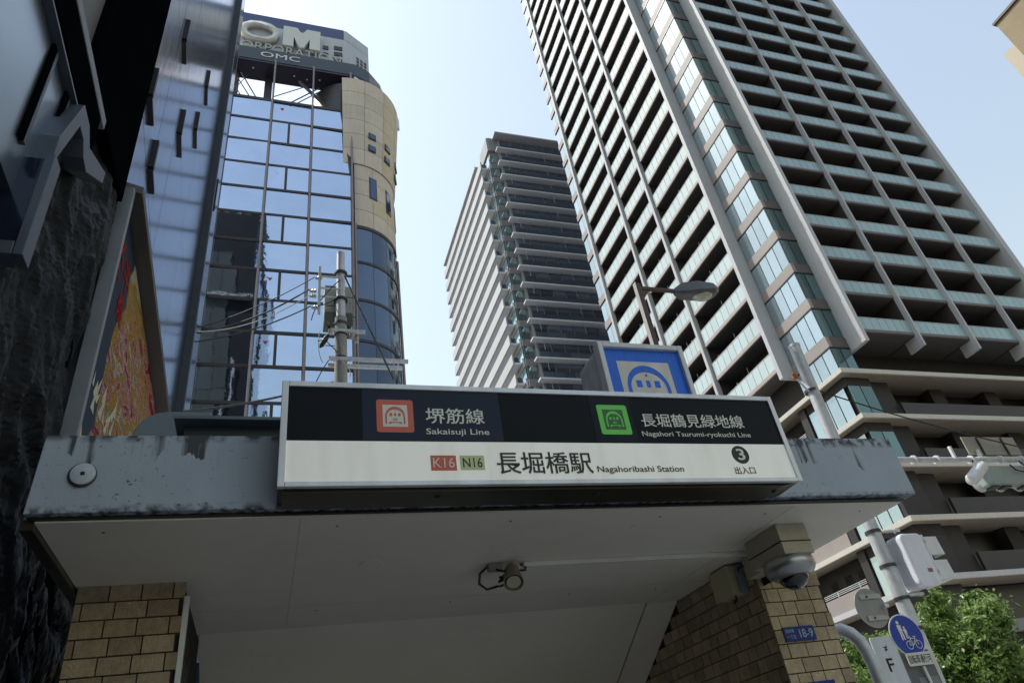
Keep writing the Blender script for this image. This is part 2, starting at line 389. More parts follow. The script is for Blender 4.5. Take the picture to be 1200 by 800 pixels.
MB().box(sx0+.026, sx1-.026, 2.514, 2.530, zsp, sz1-.024).build('line_panel', M_SIGNBLACK, sg)
MB().box(sx0+.026, sx1-.026, 2.514, 2.530, sz0+.02, zsp-.0005).build('name_panel', M_SIGNWHITE, sg)
MB().box(.318, .903, 2.5125, 2.5135, zsp+.001, sz1-.026).build('navy_panel', M_SIGNNAVY, sg)
MB().box(1.333, 1.540, 2.5125, 2.5135, zsp+.001, sz1-.026).build('navy_panel', mat('dark_sign_patch', (.014, .018, .028), .35, spec=.12), sg)
YT = 2.5112
def picto(cx, cz, s, y, mo, mi, ml, parent, ring=True, depth=.0008):
    """train in an arch on a rounded square"""
    a = s/2
    q = sub(parent, MB().face_y(rrect(cx-a, cx+a, cz-a, cz+a, s*.07), y, y+depth).build('line_badge', mo, parent))
    y2 = y-depth*1.2; u = s*.335
    MB().face_y([(cx-u, cz-u), (cx+u, cz-u), (cx+u, cz+u), (cx-u, cz+u)], y2, y-depth*.1).build('badge_field', mi, q)
    y3 = y2-depth
    def arch(ro, ri, z_low, n=14):
        pts = [(cx+ro*math.cos(math.pi*i/n), cz-.02*s+ro*1.15*math.sin(math.pi*i/n)) for i in range(n+1)]
        pts = [(cx+ro, z_low)]+pts+[(cx-ro, z_low)]
        return pts
    # arch = dark band between two outlines
    n = 14; ro, ri = s*.27, s*.225; zb = cz-s*.25
    for i in range(n):
        a0, a1 = math.pi*i/n, math.pi*(i+1)/n
        P = lambda r, t, k: (cx+r*math.cos(t), cz-.02*s+r*k*math.sin(t))
        if i == 0: k = MB()
        k.face_y([P(ri, a0, .95), P(ro, a0, 1.12), P(ro, a1, 1.12), P(ri, a1, .95)], y3, y2)
    k.face_y([(cx+ri, zb), (cx+ro, zb), (cx+ro, cz-.02*s), (cx+ri, cz-.02*s)], y3, y2)
    k.face_y([(cx-ro, zb), (cx-ri, zb), (cx-ri, cz-.02*s), (cx-ro, cz-.02*s)], y3, y2)
    for dx, w in ((-.15, .07), (-.025, .05), (.08, .07)):
        k.face_y([(cx+dx*s, cz-.01*s), (cx+(dx+w)*s, cz-.01*s), (cx+(dx+w)*s, cz+.08*s), (cx+dx*s, cz+.08*s)], y3, y2)
    k.face_y(disc_pts(cx, cz+.15*s, .016*s, 10), y3, y2)
    for (p0, p1) in (((-.06, -.10), (.06, -.08)), ((-.06, -.14), (.06, -.12)), ((-.17, -.215), (.17, -.19)), ((-.17, -.245), (-.11, -.215)), ((.11, -.245), (.17, -.215))):
        k.face_y([(cx+p0[0]*s, cz+p0[1]*s), (cx+p1[0]*s, cz+p0[1]*s), (cx+p1[0]*s, cz+p1[1]*s), (cx+p0[0]*s, cz+p1[1]*s)], y3, y2)
    k.build('train_mark', ml, q)
picto(.450, 1.4125, .151, YT, M_RED, M_CREAM, M_RED, sg)
picto(1.441, 1.4155, .151, YT, M_GREEN, mat('badge_dark_green', (.03, .12, .03), .4), M_GREEN, sg)
def st(b, x0, x1, z0, z1, m, bold=.0): return text(b, x0, x1, z0, z1, YT, m, 'lettering', sg, bold)
st('堺筋線', .576, .828, 1.380, 1.453, M_CREAM, .006)
st('Sakaisuji Line', .574, .842, 1.322, 1.357, M_CREAM, .006)
st('長堀鶴見緑地線', 1.578, 2.130, 1.381, 1.451, M_CREAM, .006)
st('Nagahori Tsurumi-ryokuchi Line', 1.565, 2.146, 1.326, 1.358, M_CREAM, .006)
MB().box(.583, .688, 2.5125, 2.5135, 1.170, 1.236).build('station_code', M_RED, sg)
MB().box(.703, .806, 2.5125, 2.5135, 1.172, 1.236).build('station_code', M_YGREEN, sg)
st('K16', .592, .680, 1.182, 1.225, M_CREAM)
st('N16', .715, .796, 1.183, 1.225, M_BLACK)
st('長堀橋駅', .857, 1.284, 1.153, 1.252, M_BLACK, .008)
st('Nagahoribashi Station', 1.304, 1.726, 1.150, 1.187, M_BLACK, .010)
MB().face_y(disc_pts(2.052, 1.243, .0455, 36), 2.5122, 2.5135).build('exit_number_disc', M_BLACK, sg)
st('3', 2.033, 2.071, 1.215, 1.271, M_CREAM, .03)
st('出入口', 1.992, 2.102, 1.145, 1.182, M_BLACK, .01)
for x in (.62, 1.32, 2.24): MB().lathe((x, 2.60, 1.0965), (0, 0, -1), [(0, .012), (.006, .012), (.008, .006)], 12).build('bolt', M_DSTEEL, sg)

# blue metro box sign on the roof
bx = thing('metro_box_sign', 'square blue metro box sign with a train symbol standing on the canopy roof', 'metro sign', (2.2, 3.45, 1.41))
MB().face_y(rrect(1.893, 2.492, 1.80, 2.395, .035), 3.30, 3.60).build('case', M_GREYBOX, bx, .006)
MB().box(1.918, 2.467, 3.290, 3.2985, 1.825, 2.368).build('blue_panel', M_BLUE, bx)
M_LIP = mat('pale_frame_lip', (.80, .81, .82), .45, 0, .04, 4, dirt=.15)
for q in ((1.885, 1.921, 1.79, 2.405), (2.464, 2.500, 1.79, 2.405), (1.9212, 2.4638, 2.367, 2.404), (1.9212, 2.4638, 1.79, 1.826)): MB().box(q[0], q[1], 3.262, 3.335, q[2], q[3]).build('frame', M_LIP, bx, .006)
picto(2.188, 2.092, .37/.67, 3.2885, M_BLUE, mat('faded_cream_panel', (.80, .78, .72), .5, 0, .06, 6, dirt=.2), M_BLUE, bx, depth=.0012)
for x in (2.0, 2.38): MB().box(x, x+.05, 3.42, 3.47, 1.40, 1.81).build('leg', M_DSTEEL, bx)
MB().box(1.8885, 1.8925, 3.34, 3.56, 1.86, 2.33).build('side_cover', M_STEEL, bx, .001)

# fittings on and under the canopy
t = thing('spotlight', 'old clamp spotlight hanging under the canopy soffit with tangled black cable', 'spotlight', (1.13, 3.4, 1.08))
k = MB().lathe((1.175, 3.44, 1.055), (-.12, -.40, -.55), [(0, .012), (.01, .036), (.05, .043), (.10, .049), (.115, .052), (.115, .047), (.09, .038), (.06, .018)], 24); k.build('lamp_housing', mat('brown_cream_enamel', (.22, .19, .13), .4), t)
MB().lathe((1.166, 3.408, 1.010), (-.12, -.40, -.55), [(0, .02), (.04, .034), (.055, .036)], 20).build('lamp_bulb', mat('bulb_face', (.45, .42, .30), .3), t)
MB().tube([(1.10, 3.47, 1.082), (1.09, 3.42, 1.045), (1.115, 3.40, 1.03), (1.235, 3.40, 1.03), (1.25, 3.43, 1.05), (1.24, 3.47, 1.082)], .006, 6).build('yoke', M_BLKRUB, t)
MB().box(1.05, 1.125, 3.42, 3.46, 1.045, 1.083).build('bracket', mat('dull_bracket', (.28, .27, .24), .5), t, .004)
MB().tube([(1.05, 3.44, 1.07), (1.02, 3.49, 1.05), (1.03, 3.56, 1.02), (1.08, 3.6, 1.0), (1.13, 3.55, 1.0)], .007, 6).build('arm', M_DSTEEL, t)
k = MB(); rr = random.Random(4); P = [(1.15, 3.5, 1.04)]
for i in range(16): P.append((1.17+rr.uniform(-.07, .07), 3.53+rr.uniform(-.05, .06), 1.035+rr.uniform(-.035, .03)))
k.tube(P, .006, 6).build('cable', M_BLKRUB, t)
t = tag(MB().box(1.24, 2.66, 3.422, 3.452, 1.058, 1.082).build('conduit', mat('conduit_paint', (.80, .77, .70), .4), None, .004), 'thin painted cable conduit running along the canopy soffit', 'conduit')
t = thing('dome_camera', 'silver dome security camera hanging under the tiled bracket', 'security camera', (2.61, 3.13, .92))
MB().lathe((2.607, 3.12, .927), (.03, -.02, -1), [(0, .118), (.008, .128), (.028, .134), (.05, .134), (.072, .122), (.092, .098), (.094, .09)], 36).build('housing', mat('brushed_silver', (.42, .43, .44), .32, .8, .05, 8), t)
MB().lathe((2.609, 3.118, .835), (.03, -.02, -1), [(0, .078), (.02, .075), (.042, .058), (.058, .033), (.064, .008)], 28).build('dome', M_LENS, t)
MB().lathe((2.608, 3.119, .838), (.03, -.02, -1), [(0, .094), (.006, .092), (.008, .08)], 30).build('trim_ring', mat('satin_ring', (.3, .3, .3), .3, .6), t)
t = thing('junction_box', 'beige plastic junction box on the inner tiled wall under the soffit', 'junction box', (2.67, 3.75, .9))
MB().box(2.60, 2.698, 3.66, 3.86, .905, 1.075).build('cover', M_BEIGE, t, .006)
MB().box(2.650, 2.695, 3.632, 3.650, .90, 1.07).build('back_plate', mat('pale_blue_plate', (.25, .32, .36), .4), t, .002)
MB().tube([(2.64, 3.70, .905), (2.645, 3.71, .88), (2.66, 3.76, .878), (2.69, 3.80, .90)], .006, 6).build('cable', M_BLKRUB, t)
MB().tube([(2.66, 3.45, 1.07), (2.67, 3.52, 1.05), (2.66, 3.62, 1.04), (2.66, 3.66, 1.0)], .006, 6).build('cable', M_BLKRUB, t)
M_PLATE = mat('blue_enamel', (.012, .035, .22), .4, spec=.2)
t = thing('address_plate', 'small dark blue enamel address plate reading 18-9 on the right pier', 'address plate', (2.83, 3.49, .59))
MB().box(2.725, 2.932, 3.489, 3.4975, .590, .666).build('plate', M_PLATE, t, .001)
text('18-9', 2.825, 2.915, .605, .650, 3.4875, mat('grey_blue_print', (.35, .42, .55), .5), 'lettering', t, .01)
text('南船場', 2.735, 2.793, .634, .654, 3.4875, mat('grey_blue_print', (.35, .42, .55)), 'lettering', t, .01)
text('一丁目', 2.735, 2.793, .602, .622, 3.4875, mat('grey_blue_print', (.35, .42, .55)), 'lettering', t, .01)
t = tag(MB().box(2.75, 2.945, 3.489, 3.4975, .30, .382).build('address_plate', M_PLATE, None, .001), 'lower dark blue enamel plate on the right pier, cut by the picture edge', 'address plate')
t = thing('drain_cap', 'round white cap with dark rim on the left end of the fascia', 'drain cap', (-.672, 2.69, 1.2))
MB().lathe((-.672, 2.699, 1.244), (0, -1, 0), [(0, .0475), (.006, .0475), (.008, .044)], 32).build('rim', M_DSTEEL, t)
MB().lathe((-.670, 2.692, 1.2455), (0, -1, 0), [(0, .0415), (.006, .0415), (.0075, .039)], 32).build('plate', mat('chalky_paint', (.52, .56, .60), .6, 0, .1, 30), t)
MB().box(-.677, -.663, 2.6825, 2.686, 1.239, 1.252).build('square_hole', M_BLKRUB, t)
t = thing('metal_eave', 'thin flat grey metal eave standing over the canopy roof edge', 'eave', (.1, 3.3, 1.4))
MB().box(-.44, .62, 2.985, 3.6, 1.645, 1.662).build('sheet', mat('grey_sheet', (.13, .16, .18), .45, .3), t, .002)
MB().box(-.40, .60, 3.06, 3.58, 1.56, 1.644).build('box_beam', mat('grey_sheet_dark', (.055, .068, .078), .5, .2), t)
for x in (-.3, .5): MB().box(x, x+.05, 3.2, 3.25, 1.40, 1.56).build('leg', M_DSTEEL, t)
t = tag(MB().face_y([(-.64, 1.40), (-.31, 1.40), (-.31, 1.80), (-.50, 1.80), (-.55, 1.79), (-.60, 1.755), (-.63, 1.70), (-.64, 1.64)], 3.2, 3.9).build('air_duct', mat('duct_paint', (.19, .225, .26), .5, .1, .06, 3), None, .006), 'rounded grey sheet metal air duct on the canopy roof before the poster', 'air duct')

# curved pipe beside the pier
P = [(41.2, .133), (41.75, .134), (42.25, .128), (42.62, .118), (42.82, .105), (42.9, .089), (42.9, .07), (42.9, -.25)]
t = tag(MB().tube([(6.8*math.sin(R(a)), 6.8*math.cos(R(a)), 6.8*z) for a, z in P], .052, 12).build('curved_pipe', M_STEEL), 'curved grey steel pipe bending down behind the right pier', 'pipe')

# ------------------------------------------------------------------ dark rock-clad building on the left
M_ROCK = mat('black_rock', (.009, .011, .014), .5, 0, .6, 4, .8, 7, spec=.10)
M_GLOSS = mat('black_gloss_panel', (.003, .004, .005), .6, 0, .2, 2, spec=0.)
M_FRAME = mat('slate_metal', (.085, .10, .125), .45, .3, .08, 4)
lb = thing('dark_building', 'dark rock-clad building with a window bay at the left edge', 'building', (-3, 1.5, -1.6))
MB().plan([(-7, -8), (-1.24, -8), (-1.24, 3.5), (-7, 3.5)], -1.6, 26).build('wall', M_GLOSS, lb)
def rock(y0, y1, z0, z1, seed):
    ny, nz = int((y1-y0)/.022), int((z1-z0)/.022); vs = []; fs = []
    for j in range(nz+1):
        for i in range(ny+1):
            y = y0+(y1-y0)*i/ny; z = z0+(z1-z0)*j/nz
            q = Vector((y*3.4+z*1.3, z*1.1-y*.5, seed)); wq = q+noise.noise_vector(q*1.3)*.35
            dd = noise.voronoi(Vector((wq.x*.8, wq.y*1.4, wq.z)))[0]
            ridge = noise.ridged_multi_fractal(Vector((y*2.6+z*1.1, z*1.3-y*.6, seed)), .8, 2.2, 5, .9, 2.)
            f = noise.fractal(q*5, .8, 2.1, 4)
            fwd_ = max(0., min(1., (y-2.9)/.5)) if seed < 5 else 0.
            vs.append((min(-1.045+.03*fwd_, -1.135+.06*fwd_+.035*min(2., ridge)+.06*min(.6, dd[1]-dd[0])+.010*f), y, z))
    for j in range(nz):
        for i in range(ny):
            a = j*(ny+1)+i; fs.append((a, a+1, a+ny+2, a+ny+1))
    return MB().add(vs, fs)
rock(.4, 3.57, -1.6, 3.46, 3.3).build('rock_cladding', M_ROCK, lb)
rock(3.57, 5.6, -1.6, 1.9, 9.1).build('rock_cladding', M_ROCK, lb)
MB().box(-1.4, -1.10, 3.50, 5.6, -1.6, 1.9).build('plinth', M_GLOSS, lb)
MB().box(-1.2, -1.0, 2.59, 3.55, 3.475, 26).build('black_pier', M_GLOSS, lb, .004)
MB().box(-1.2, -1.06, 3.5, 3.55, 1.9, 3.47).build('black_pier', M_GLOSS, lb)
MB().box(-1.2, -1.05, .2, 2.585, 3.62, 26).build('upper_wall', mat('taupe_stone', (.12, .115, .105), .6, 0, .15, 4), lb)
MB().box(-1.2, -.995, .2, 2.93, 3.40, 3.472).build('ledge', mat('pale_ledge', (.22, .235, .27), .6, 0, .15, 12, .2, 40), lb, .004)
MB().box(-1.2, -1.0, .2, 2.86, 3.14, 3.398).build('window_head', M_GLOSS, lb)
MB().box(-1.2, -.99, .2, 2.72, 3.06, 3.075).build('head_trim', M_FRAME, lb)
w = sub(lb, MB().box(-1.2, -1.03, .2, 2.58, 2.25, 3.055).build('window', glass('left_window_glass', (.36, .43, .50), .30, .95, .01), lb))
for y in (2.22, 2.47): MB().box(-1.18, -1.012, y, y+.022, 2.45, 3.055).build('mullion', M_FRAME, w, .002)
for y in (2.185, 2.435): MB().box(-1.18, -1.015, y, y+.034, 2.45, 3.055).build('mullion', M_GLOSS, w)
b_ = sub(lb, MB().box(-1.12, -.955, 2.30, 2.36, 1.99, 2.45).build('bay_end', mat('navy_gloss', (.012, .018, .035), .15), lb))
MB().box(-1.14, -.955, 2.285, 2.37, 1.925, 1.988).build('bay_frame', M_FRAME, b_, .003)
MB().box(-.953, -.918, 2.285, 2.37, 1.925, 2.47).build('bay_frame', M_FRAME, b_, .003)
MB().face_x([(2.36, 2.46), (2.52, 2.93), (2.60, 2.93), (2.66, 2.87), (2.74, 2.86), (3.0, 3.06), (3.0, 3.14), (2.70, 2.99), (2.62, 3.06), (2.50, 3.06), (2.36, 2.66)][::-1], -.955, -1.05).build('flashing', M_FRAME, b_, .003)
MB().box(-1.2, -1.0, 2.38, 2.58, 2.3, 2.60).build('sill', mat('weathered_sill', (.045, .05, .05), .7, 0, .3, 14), lb, .02)

# framed poster board
M_PF = mat('pale_frame_metal', (.24, .26, .28), .5, .2, .1, 8)
pb = thing('poster_board', 'tall framed poster board with red lettering over fireworks-like colours', 'poster board', (-1.04, 5.2, -1.6))
def pm():
    m = bpy.data.materials.new('poster_print'); m.use_nodes = True; t = m.node_tree; L = t.links; b = t.nodes['Principled BSDF']; b.inputs['Roughness'].default_value = .6; b.inputs['Specular IOR Level'].default_value = .08
    g = t.nodes.new('ShaderNodeNewGeometry'); sp = t.nodes.new('ShaderNodeSeparateXYZ'); L.new(g.outputs['Position'], sp.inputs[0])
    mp = t.nodes.new('ShaderNodeMapping'); mp.inputs['Scale'].default_value = (1, 1.8, 6.5); L.new(g.outputs['Position'], mp.inputs[0])
    n = t.nodes.new('ShaderNodeTexNoise'); n.inputs['Scale'].default_value = 1.0; n.inputs['Detail'].default_value = 7; n.inputs['Roughness'].default_value = .68; n.inputs['Distortion'].default_value = 1.4; L.new(mp.outputs[0], n.inputs['Vector'])
    r = t.nodes.new('ShaderNodeValToRGB'); e = r.color_ramp.elements
    e[0].position = .30; e[0].color = (.02, .02, .02, 1); e[1].position = .80; e[1].color = (.7, .65, .5, 1)
    for p, c in ((.36, (.28, .02, .05, 1)), (.42, (.34, .09, .12, 1)), (.46, (.62, .55, .48, 1)), (.49, (.30, .05, .06, 1)), (.53, (.62, .42, .06, 1)), (.57, (.12, .10, .10, 1)), (.61, (.68, .64, .52, 1)), (.66, (.45, .05, .04, 1)), (.72, (.62, .35, .05, 1))):
        q = e.new(p); q.color = c
    L.new(n.outputs[0], r.inputs[0])
    wv = t.nodes.new('ShaderNodeTexNoise'); wv.inputs['Scale'].default_value = 2.5; L.new(g.outputs['Position'], wv.inputs['Vector'])
    def mr(s, a, b_):
        k = t.nodes.new('ShaderNodeMapRange'); k.inputs[1].default_value = a; k.inputs[2].default_value = b_; L.new(s, k.inputs[0]); return k.outputs[0]
    ad = t.nodes.new('ShaderNodeMath'); ad.operation = 'MULTIPLY_ADD'; L.new(wv.outputs[0], ad.inputs[0]); ad.inputs[1].default_value = .5; L.new(sp.outputs[2], ad.inputs[2])
    ay = t.nodes.new('ShaderNodeMath'); ay.operation = 'MULTIPLY_ADD'; L.new(sp.outputs[1], ay.inputs[0]); ay.inputs[1].default_value = -.55; L.new(ad.outputs[0], ay.inputs[2]); ad = ay
    up_ = mr(ad.outputs[0], 2.88, 2.95)                     # white upper field
    m1 = t.nodes.new('ShaderNodeMix'); m1.data_type = 'RGBA'; L.new(up_, m1.inputs[0]); L.new(r.outputs[0], m1.inputs[6]); m1.inputs[7].default_value = (.55, .53, .45, 1)
    yel = mr(ad.outputs[0], 2.5, 2.9)
    m0 = t.nodes.new('ShaderNodeMix'); m0.data_type = 'RGBA'; mm = t.nodes.new('ShaderNodeMath'); mm.operation = 'MULTIPLY'; L.new(yel, mm.inputs[0]); mm.inputs[1].default_value = .6; L.new(mm.outputs[0], m0.inputs[0]); L.new(r.outputs[0], m0.inputs[6]); m0.inputs[7].default_value = (.42, .33, .06, 1); L.new(m0.outputs[2], m1.inputs[6])
    # dark slate field towards the near edge, ragged where the flames start
    a2 = t.nodes.new('ShaderNodeMath'); a2.operation = 'MULTIPLY_ADD'; L.new(wv.outputs[0], a2.inputs[0]); a2.inputs[1].default_value = -.55; L.new(sp.outputs[1], a2.inputs[2])
    a3 = t.nodes.new('ShaderNodeMath'); a3.operation = 'MULTIPLY_ADD'; L.new(sp.outputs[2], a3.inputs[0]); a3.inputs[1].default_value = -.16; L.new(a2.outputs[0], a3.inputs[2])
    nr = mr(a3.outputs[0], 3.34, 3.30)
    m2 = t.nodes.new('ShaderNodeMix'); m2.data_type = 'RGBA'; L.new(nr, m2.inputs[0]); L.new(m1.outputs[2], m2.inputs[6]); m2.inputs[7].default_value = (.045, .06, .085, 1)
    hs = t.nodes.new('ShaderNodeHueSaturation'); hs.inputs['Value'].default_value = .7; hs.inputs['Saturation'].default_value = 1.25; L.new(m2.outputs[2], hs.inputs['Color'])
    L.new(hs.outputs[0], b.inputs['Base Color'])
    return m
PY0, PY1 = 3.70, 7.1
def px(y): return -1.0-.037*(y-3.7)      # the street line turns slightly away
MB().plan([(px(PY0)-.05, PY0), (px(PY0)-.04, PY0+.02), (px(PY1)-.04, PY1), (px(PY1)-.12, PY1), (px(PY0)-.12, PY0)], 1.6, 3.72).build('back_box', M_DSTEEL, pb)
MB().quad((px(PY0)-.035, PY0+.02, 1.62), (px(PY1)-.035, PY1, 1.62), (px(PY1)-.035, PY1, 3.71), (px(PY0)-.035, PY0+.02, 3.71)).build('poster_print', pm(), pb)
MB().plan([(px(PY0)-.06, PY0-.03), (px(PY0)+.02, PY0-.03), (px(PY0)+.02, PY0+.015), (px(PY0)-.06, PY0+.015)], 1.6, 3.735).build('frame_end', M_PF, pb, .003)
MB().plan([(px(PY0)-.06, PY0-.02), (px(PY0)+.06, PY0+.02), (px(PY1)+.08, PY1), (px(PY1)-.06, PY1)], 3.735, 3.80).build('top_hood', mat('hood_metal', (.055, .05, .045), .5), pb, .003)
def ptxt(b, y0, y1, z0, z1, m):
    c = text(b, y0, y1, z0, z1, 0, m, 'lettering', pb, .03, facing='x', xp=0.)
    for v in c.data.vertices: v.co.x += px(v.co.y+ORG[pb.name].y)-.031
mat('poster_red', (.30, .01, .012), .6, spec=.05)
ptxt('ス', 3.80, 4.06, 3.33, 3.52, MATS['poster_red']); ptxt('テ', 3.80, 4.02, 3.12, 3.29, MATS['poster_red']); ptxt('キ', 4.12, 4.34, 3.30, 3.55, MATS['poster_red']); ptxt('祭', 4.12, 4.34, 3.05, 3.26, MATS['poster_red'])
k = MB(); rr = random.Random(2)
for i in range(26):                                  # cut-out blades of colour printed along the lower edge
    y = rr.uniform(3.95, 4.75); z = rr.uniform(2.0, 2.6)-(4.6-y)*.3; h = rr.uniform(.08, .22); ww = rr.uniform(.02, .05); x = px(y)-.032
    k.add([(x, y-ww, z), (x, y+ww, z), (x+.0, y+ww*.3+rr.uniform(-.05, .08), z+h)], [(0, 1, 2)])
k.build('printed_blades', mat('poster_cream', (.5, .46, .28), .4, 0, .3, 20), pb)

# ------------------------------------------------------------------ glossy panel-clad building further along the left
M_SHINE = mat('blue_grey_metal_cladding', (.09, .115, .185), .15, .96, .45, 9, .12, 7.0, rand=.05, stretch=(1, 1, .05))
M_RIBL = mat('pale_metal_line', (.25, .26, .28), .5)
gb_ = thing('metal_clad_building', 'tall building clad in shiny blue-grey metal panels with black vents', 'building', (-3.5, 8.5, -1.6))
def sx(y): return -1.10-.064*(y-3.6)
def wallpt(y, off=0.): return (sx(y)+off, y)
MB().plan([(-9, 3.56), (sx(3.56)-.06, 3.56), (sx(13.6)-.06, 13.6), (-9, 13.6)], -1.6, 35.6).build('wall', mat('black_side_wall', (.010, .011, .016), .6, 0, .3, 1, spec=.1), gb_)
pieces('end_panel', mat('grey_end_panel', (.040, .050, .050), .6, 0, .25, .6, rand=.15, spec=.2, stretch=(1, 1, .2)), gb_, [(x, x+.78, 13.601, 13.66, z, z+3.36) for x in (-6.4, -5.6, -4.8, -4.0) for z in [-1.6+3.4*q for q in range(10)]])
MB().box(-6.4, -2.2, 13.60, 13.95, 28.7, 28.85).build('end_ledge', M_RIBL, gb_)
MB().box(-6.0, -5.0, 13.67, 13.72, 21.6, 22.3).build('end_window', M_DSTEEL, gb_)
MB().tube([(-2.9, 13.75, -1.6), (-2.9, 13.75, 24)], .05, 8).build('end_pipe', M_RIBL, gb_)
ys = [3.6, 4.72, 5.62, 7.6, 9.1, 10.6, 12.1, 13.6]; zs = [-1.6+2.15*i for i in range(17)]
for i in range(len(ys)-1):
    for j in range(len(zs)-1):
        MB().plan([wallpt(ys[i]+.006, -.058), wallpt(ys[i]+.006), wallpt(ys[i+1]-.006), wallpt(ys[i+1]-.006, -.058)][::-1], zs[j]+.006, zs[j+1]-.006).build('cladding_panel', M_SHINE, gb_)
MB().plan([wallpt(10.45, -.02), wallpt(10.45, .12), wallpt(10.62, .12), wallpt(10.62, -.02)][::-1], -1.6, 34).build('corner_fin', mat('slate_fin', (.05, .06, .075), .5, .1), gb_, .01)
for y, z, h, d in ((3.98, 5.12, .34, .30), (4.62, 4.98, .34, .30), (5.75, 6.80, .4, .35), (4.9, 7.3, .36, .3), (11.0, 11.2, .9, .12), (11.2, 8.7, .8, .12), (11.1, 6.6, .7, .12), (12.3, 12.2, .9, .12), (7.4, 9.9, .4, .35), (7.0, 8.4, .36, .34)):
    MB().plan([wallpt(y), wallpt(y, .035), wallpt(y+.05, .035), wallpt(y+.05)][::-1], z, z+h).build('vent_hood', M_BLKRUB, gb_)
    MB().plan([wallpt(y+.02), wallpt(y+.02, .032), wallpt(y+d, .032), wallpt(y+d)][::-1], z-.03, z).build('vent_hood', M_BLKRUB, gb_)

# ------------------------------------------------------------------ glass office block with roof sign
M_OGLASS = glass('office_mirror_glass', (.52, .615, .75), .03, 1., .05, .35, rand=.05)
M_OMUL = mat('bronze_mullion', (.05, .045, .045), .4, .4)
M_OPIPE = mat('copper_grey_pipe', (.23, .19, .18), .35, .5)
M_TAN = mat('tan_cladding', (.62, .54, .44), .5, 0, .05, 1.5, .05, 20, rand=.06, dirt=.12)
M_GOLD = mat('ochre_cladding', (.58, .49, .32), .5, 0, .06, 1.5, rand=.04)
ob = thing('glass_office_building', 'mirror-glass office block with tan drum corner and OMC roof sign', 'office building', (0, 28, -1.6))
rows = [14.5+1.69*i for i in range(-9, 12)]           # sill heights
top = rows[-1]
MB().box(-3.3, 2.9, 25.35, 33, -1.6, 32.7).build('core', M_DSTEEL, ob)
cols = [-3.21, -1.21, .84, 2.88]
fr = MB()
for z in rows: fr.box(-3.3, 2.95, 24.97, 25.06, z-.07, z+.07)
fr.box(-3.3, 2.4, 24.95, 25.1, 32.95, 33.1)
fr.build('transom', M_OMUL, ob)
for c in cols:
    p = MB().tube([(c, 24.86, -1.6), (c, 24.86, 36.45)], .055, 8).build('mullion_pipe', M_OPIPE, ob)
    MB().box(c-.07, c+.07, 24.93, 25.05, -1.6, 33.0 if c < 2.5 else 28.9).build('mullion', M_OMUL, ob)
panes = []; divs = []
for i, z in enumerate(rows):
    zt = rows[i+1] if i < len(rows)-1 else 32.97
    for j in range(3):
        a, b = cols[j]+.07, cols[j+1]-.07
        if j == 2 and z > 28: b = 2.88-.07-(z-27.6)*.085
        if j == 1 and i % 2 == 0:
            panes += [(a, -.36, 25.0, 25.03, z+.07, zt-.07), (-.24, b, 25.0, 25.03, z+.07, zt-.07)]; divs.append((-.36, -.24, 24.97, 25.06, z+.07, zt-.07))
            if z > 13:
                MB().face_y([(-.70, zt-.60), (-.60, zt-.43), (-.80, zt-.43)], 24.990, 24.996).build('fire_access_mark', mat('red_marker', (.42, .02, .06), .5), ob)
        else: panes.append((a, b, 25.0, 25.03, z+.07, zt-.07))
ob_p = []
for b in panes:                                       # each pane leans a hair, as float glass does
    q = MB().box(*b); dx = random.uniform(-.012, .012); dz = random.uniform(-.012, .012)
    q.v = [(x, y+dx*(x-b[0])+dz*(z-b[4]), z) for x, y, z in q.v]; q.build('glass_pane', M_OGLASS, ob)
pieces('pane_divider', M_OMUL, ob, divs)
MB().face_y([(2.30, 33.0), (2.36, 35.4), (2.95, 28.9), (2.78, 28.0), (2.70, 28.9)], 24.92, 25.3).build('drum_edge', M_OMUL, ob)
# open steel frame under the roof sign
MB().box(-3.3, -3.1, 25.9, 26.1, 32.7, 36.4).build('frame_post', M_OMUL, ob)
MB().box(-1.75, -1.35, 25.9, 26.15, 32.7, 36.4).build('frame_post', M_OMUL, ob)
MB().box(2.2, 2.75, 25.6, 25.9, 32.7, 36.4).build('frame_post', M_OMUL, ob)
for a, b, r_ in (((-3.0, 25.6, 35.9), (-1.6, 25.6, 32.8), .035), ((-3.15, 25.6, 35.4), (-1.9, 25.6, 32.8), .03), ((-3.2, 25.6, 34.6), (-2.4, 25.6, 32.8), .03), ((-2.6, 25.6, 35.9), (-3.2, 25.6, 34.4), .02),
                 ((.1, 25.6, 35.9), (2.2, 25.6, 33.2), .10), ((-1.1, 25.6, 33.0), (1.2, 25.6, 35.6), .035), ((-1.2, 25.6, 34.2), (.9, 25.6, 35.9), .03), ((-.9, 25.7, 33.0), (1.3, 25.7, 35.5), .03)):
    MB().tube([a, b], r_, 6).build('brace', M_OMUL, ob)
M_CAP = mat('dark_slate_fascia', (.045, .06, .075), .4, .1); M_CAPS = mat('violet_black_soffit', (.028, .024, .05), .35)
MB().plan([(-3.3, 25), (3.1, 25), (4.0, 25.35), (4.75, 26.1), (5.0, 26.6), (4.2, 26.6), (3.2, 26.3), (-3.3, 26.3)], 36.5, 37.55).build('roof_fascia', M_CAP, ob)
MB().plan([(-3.28, 25.03), (3.08, 25.03), (3.98, 25.37), (4.73, 26.1), (5.2, 27.3), (4.0, 27.4), (3.2, 26.28), (-3.28, 26.28)], 36.35, 36.495).build('roof_soffit', M_CAPS, ob)
MB().plan([(3.1, 24.99), (5.3, 26.2), (6.1, 27.6), (5.9, 27.7), (5.0, 26.45), (3.0, 25.3)], 35.45, 36.4).build('drum_coping', mat('pale_coping', (.75, .73, .75), .5), ob)
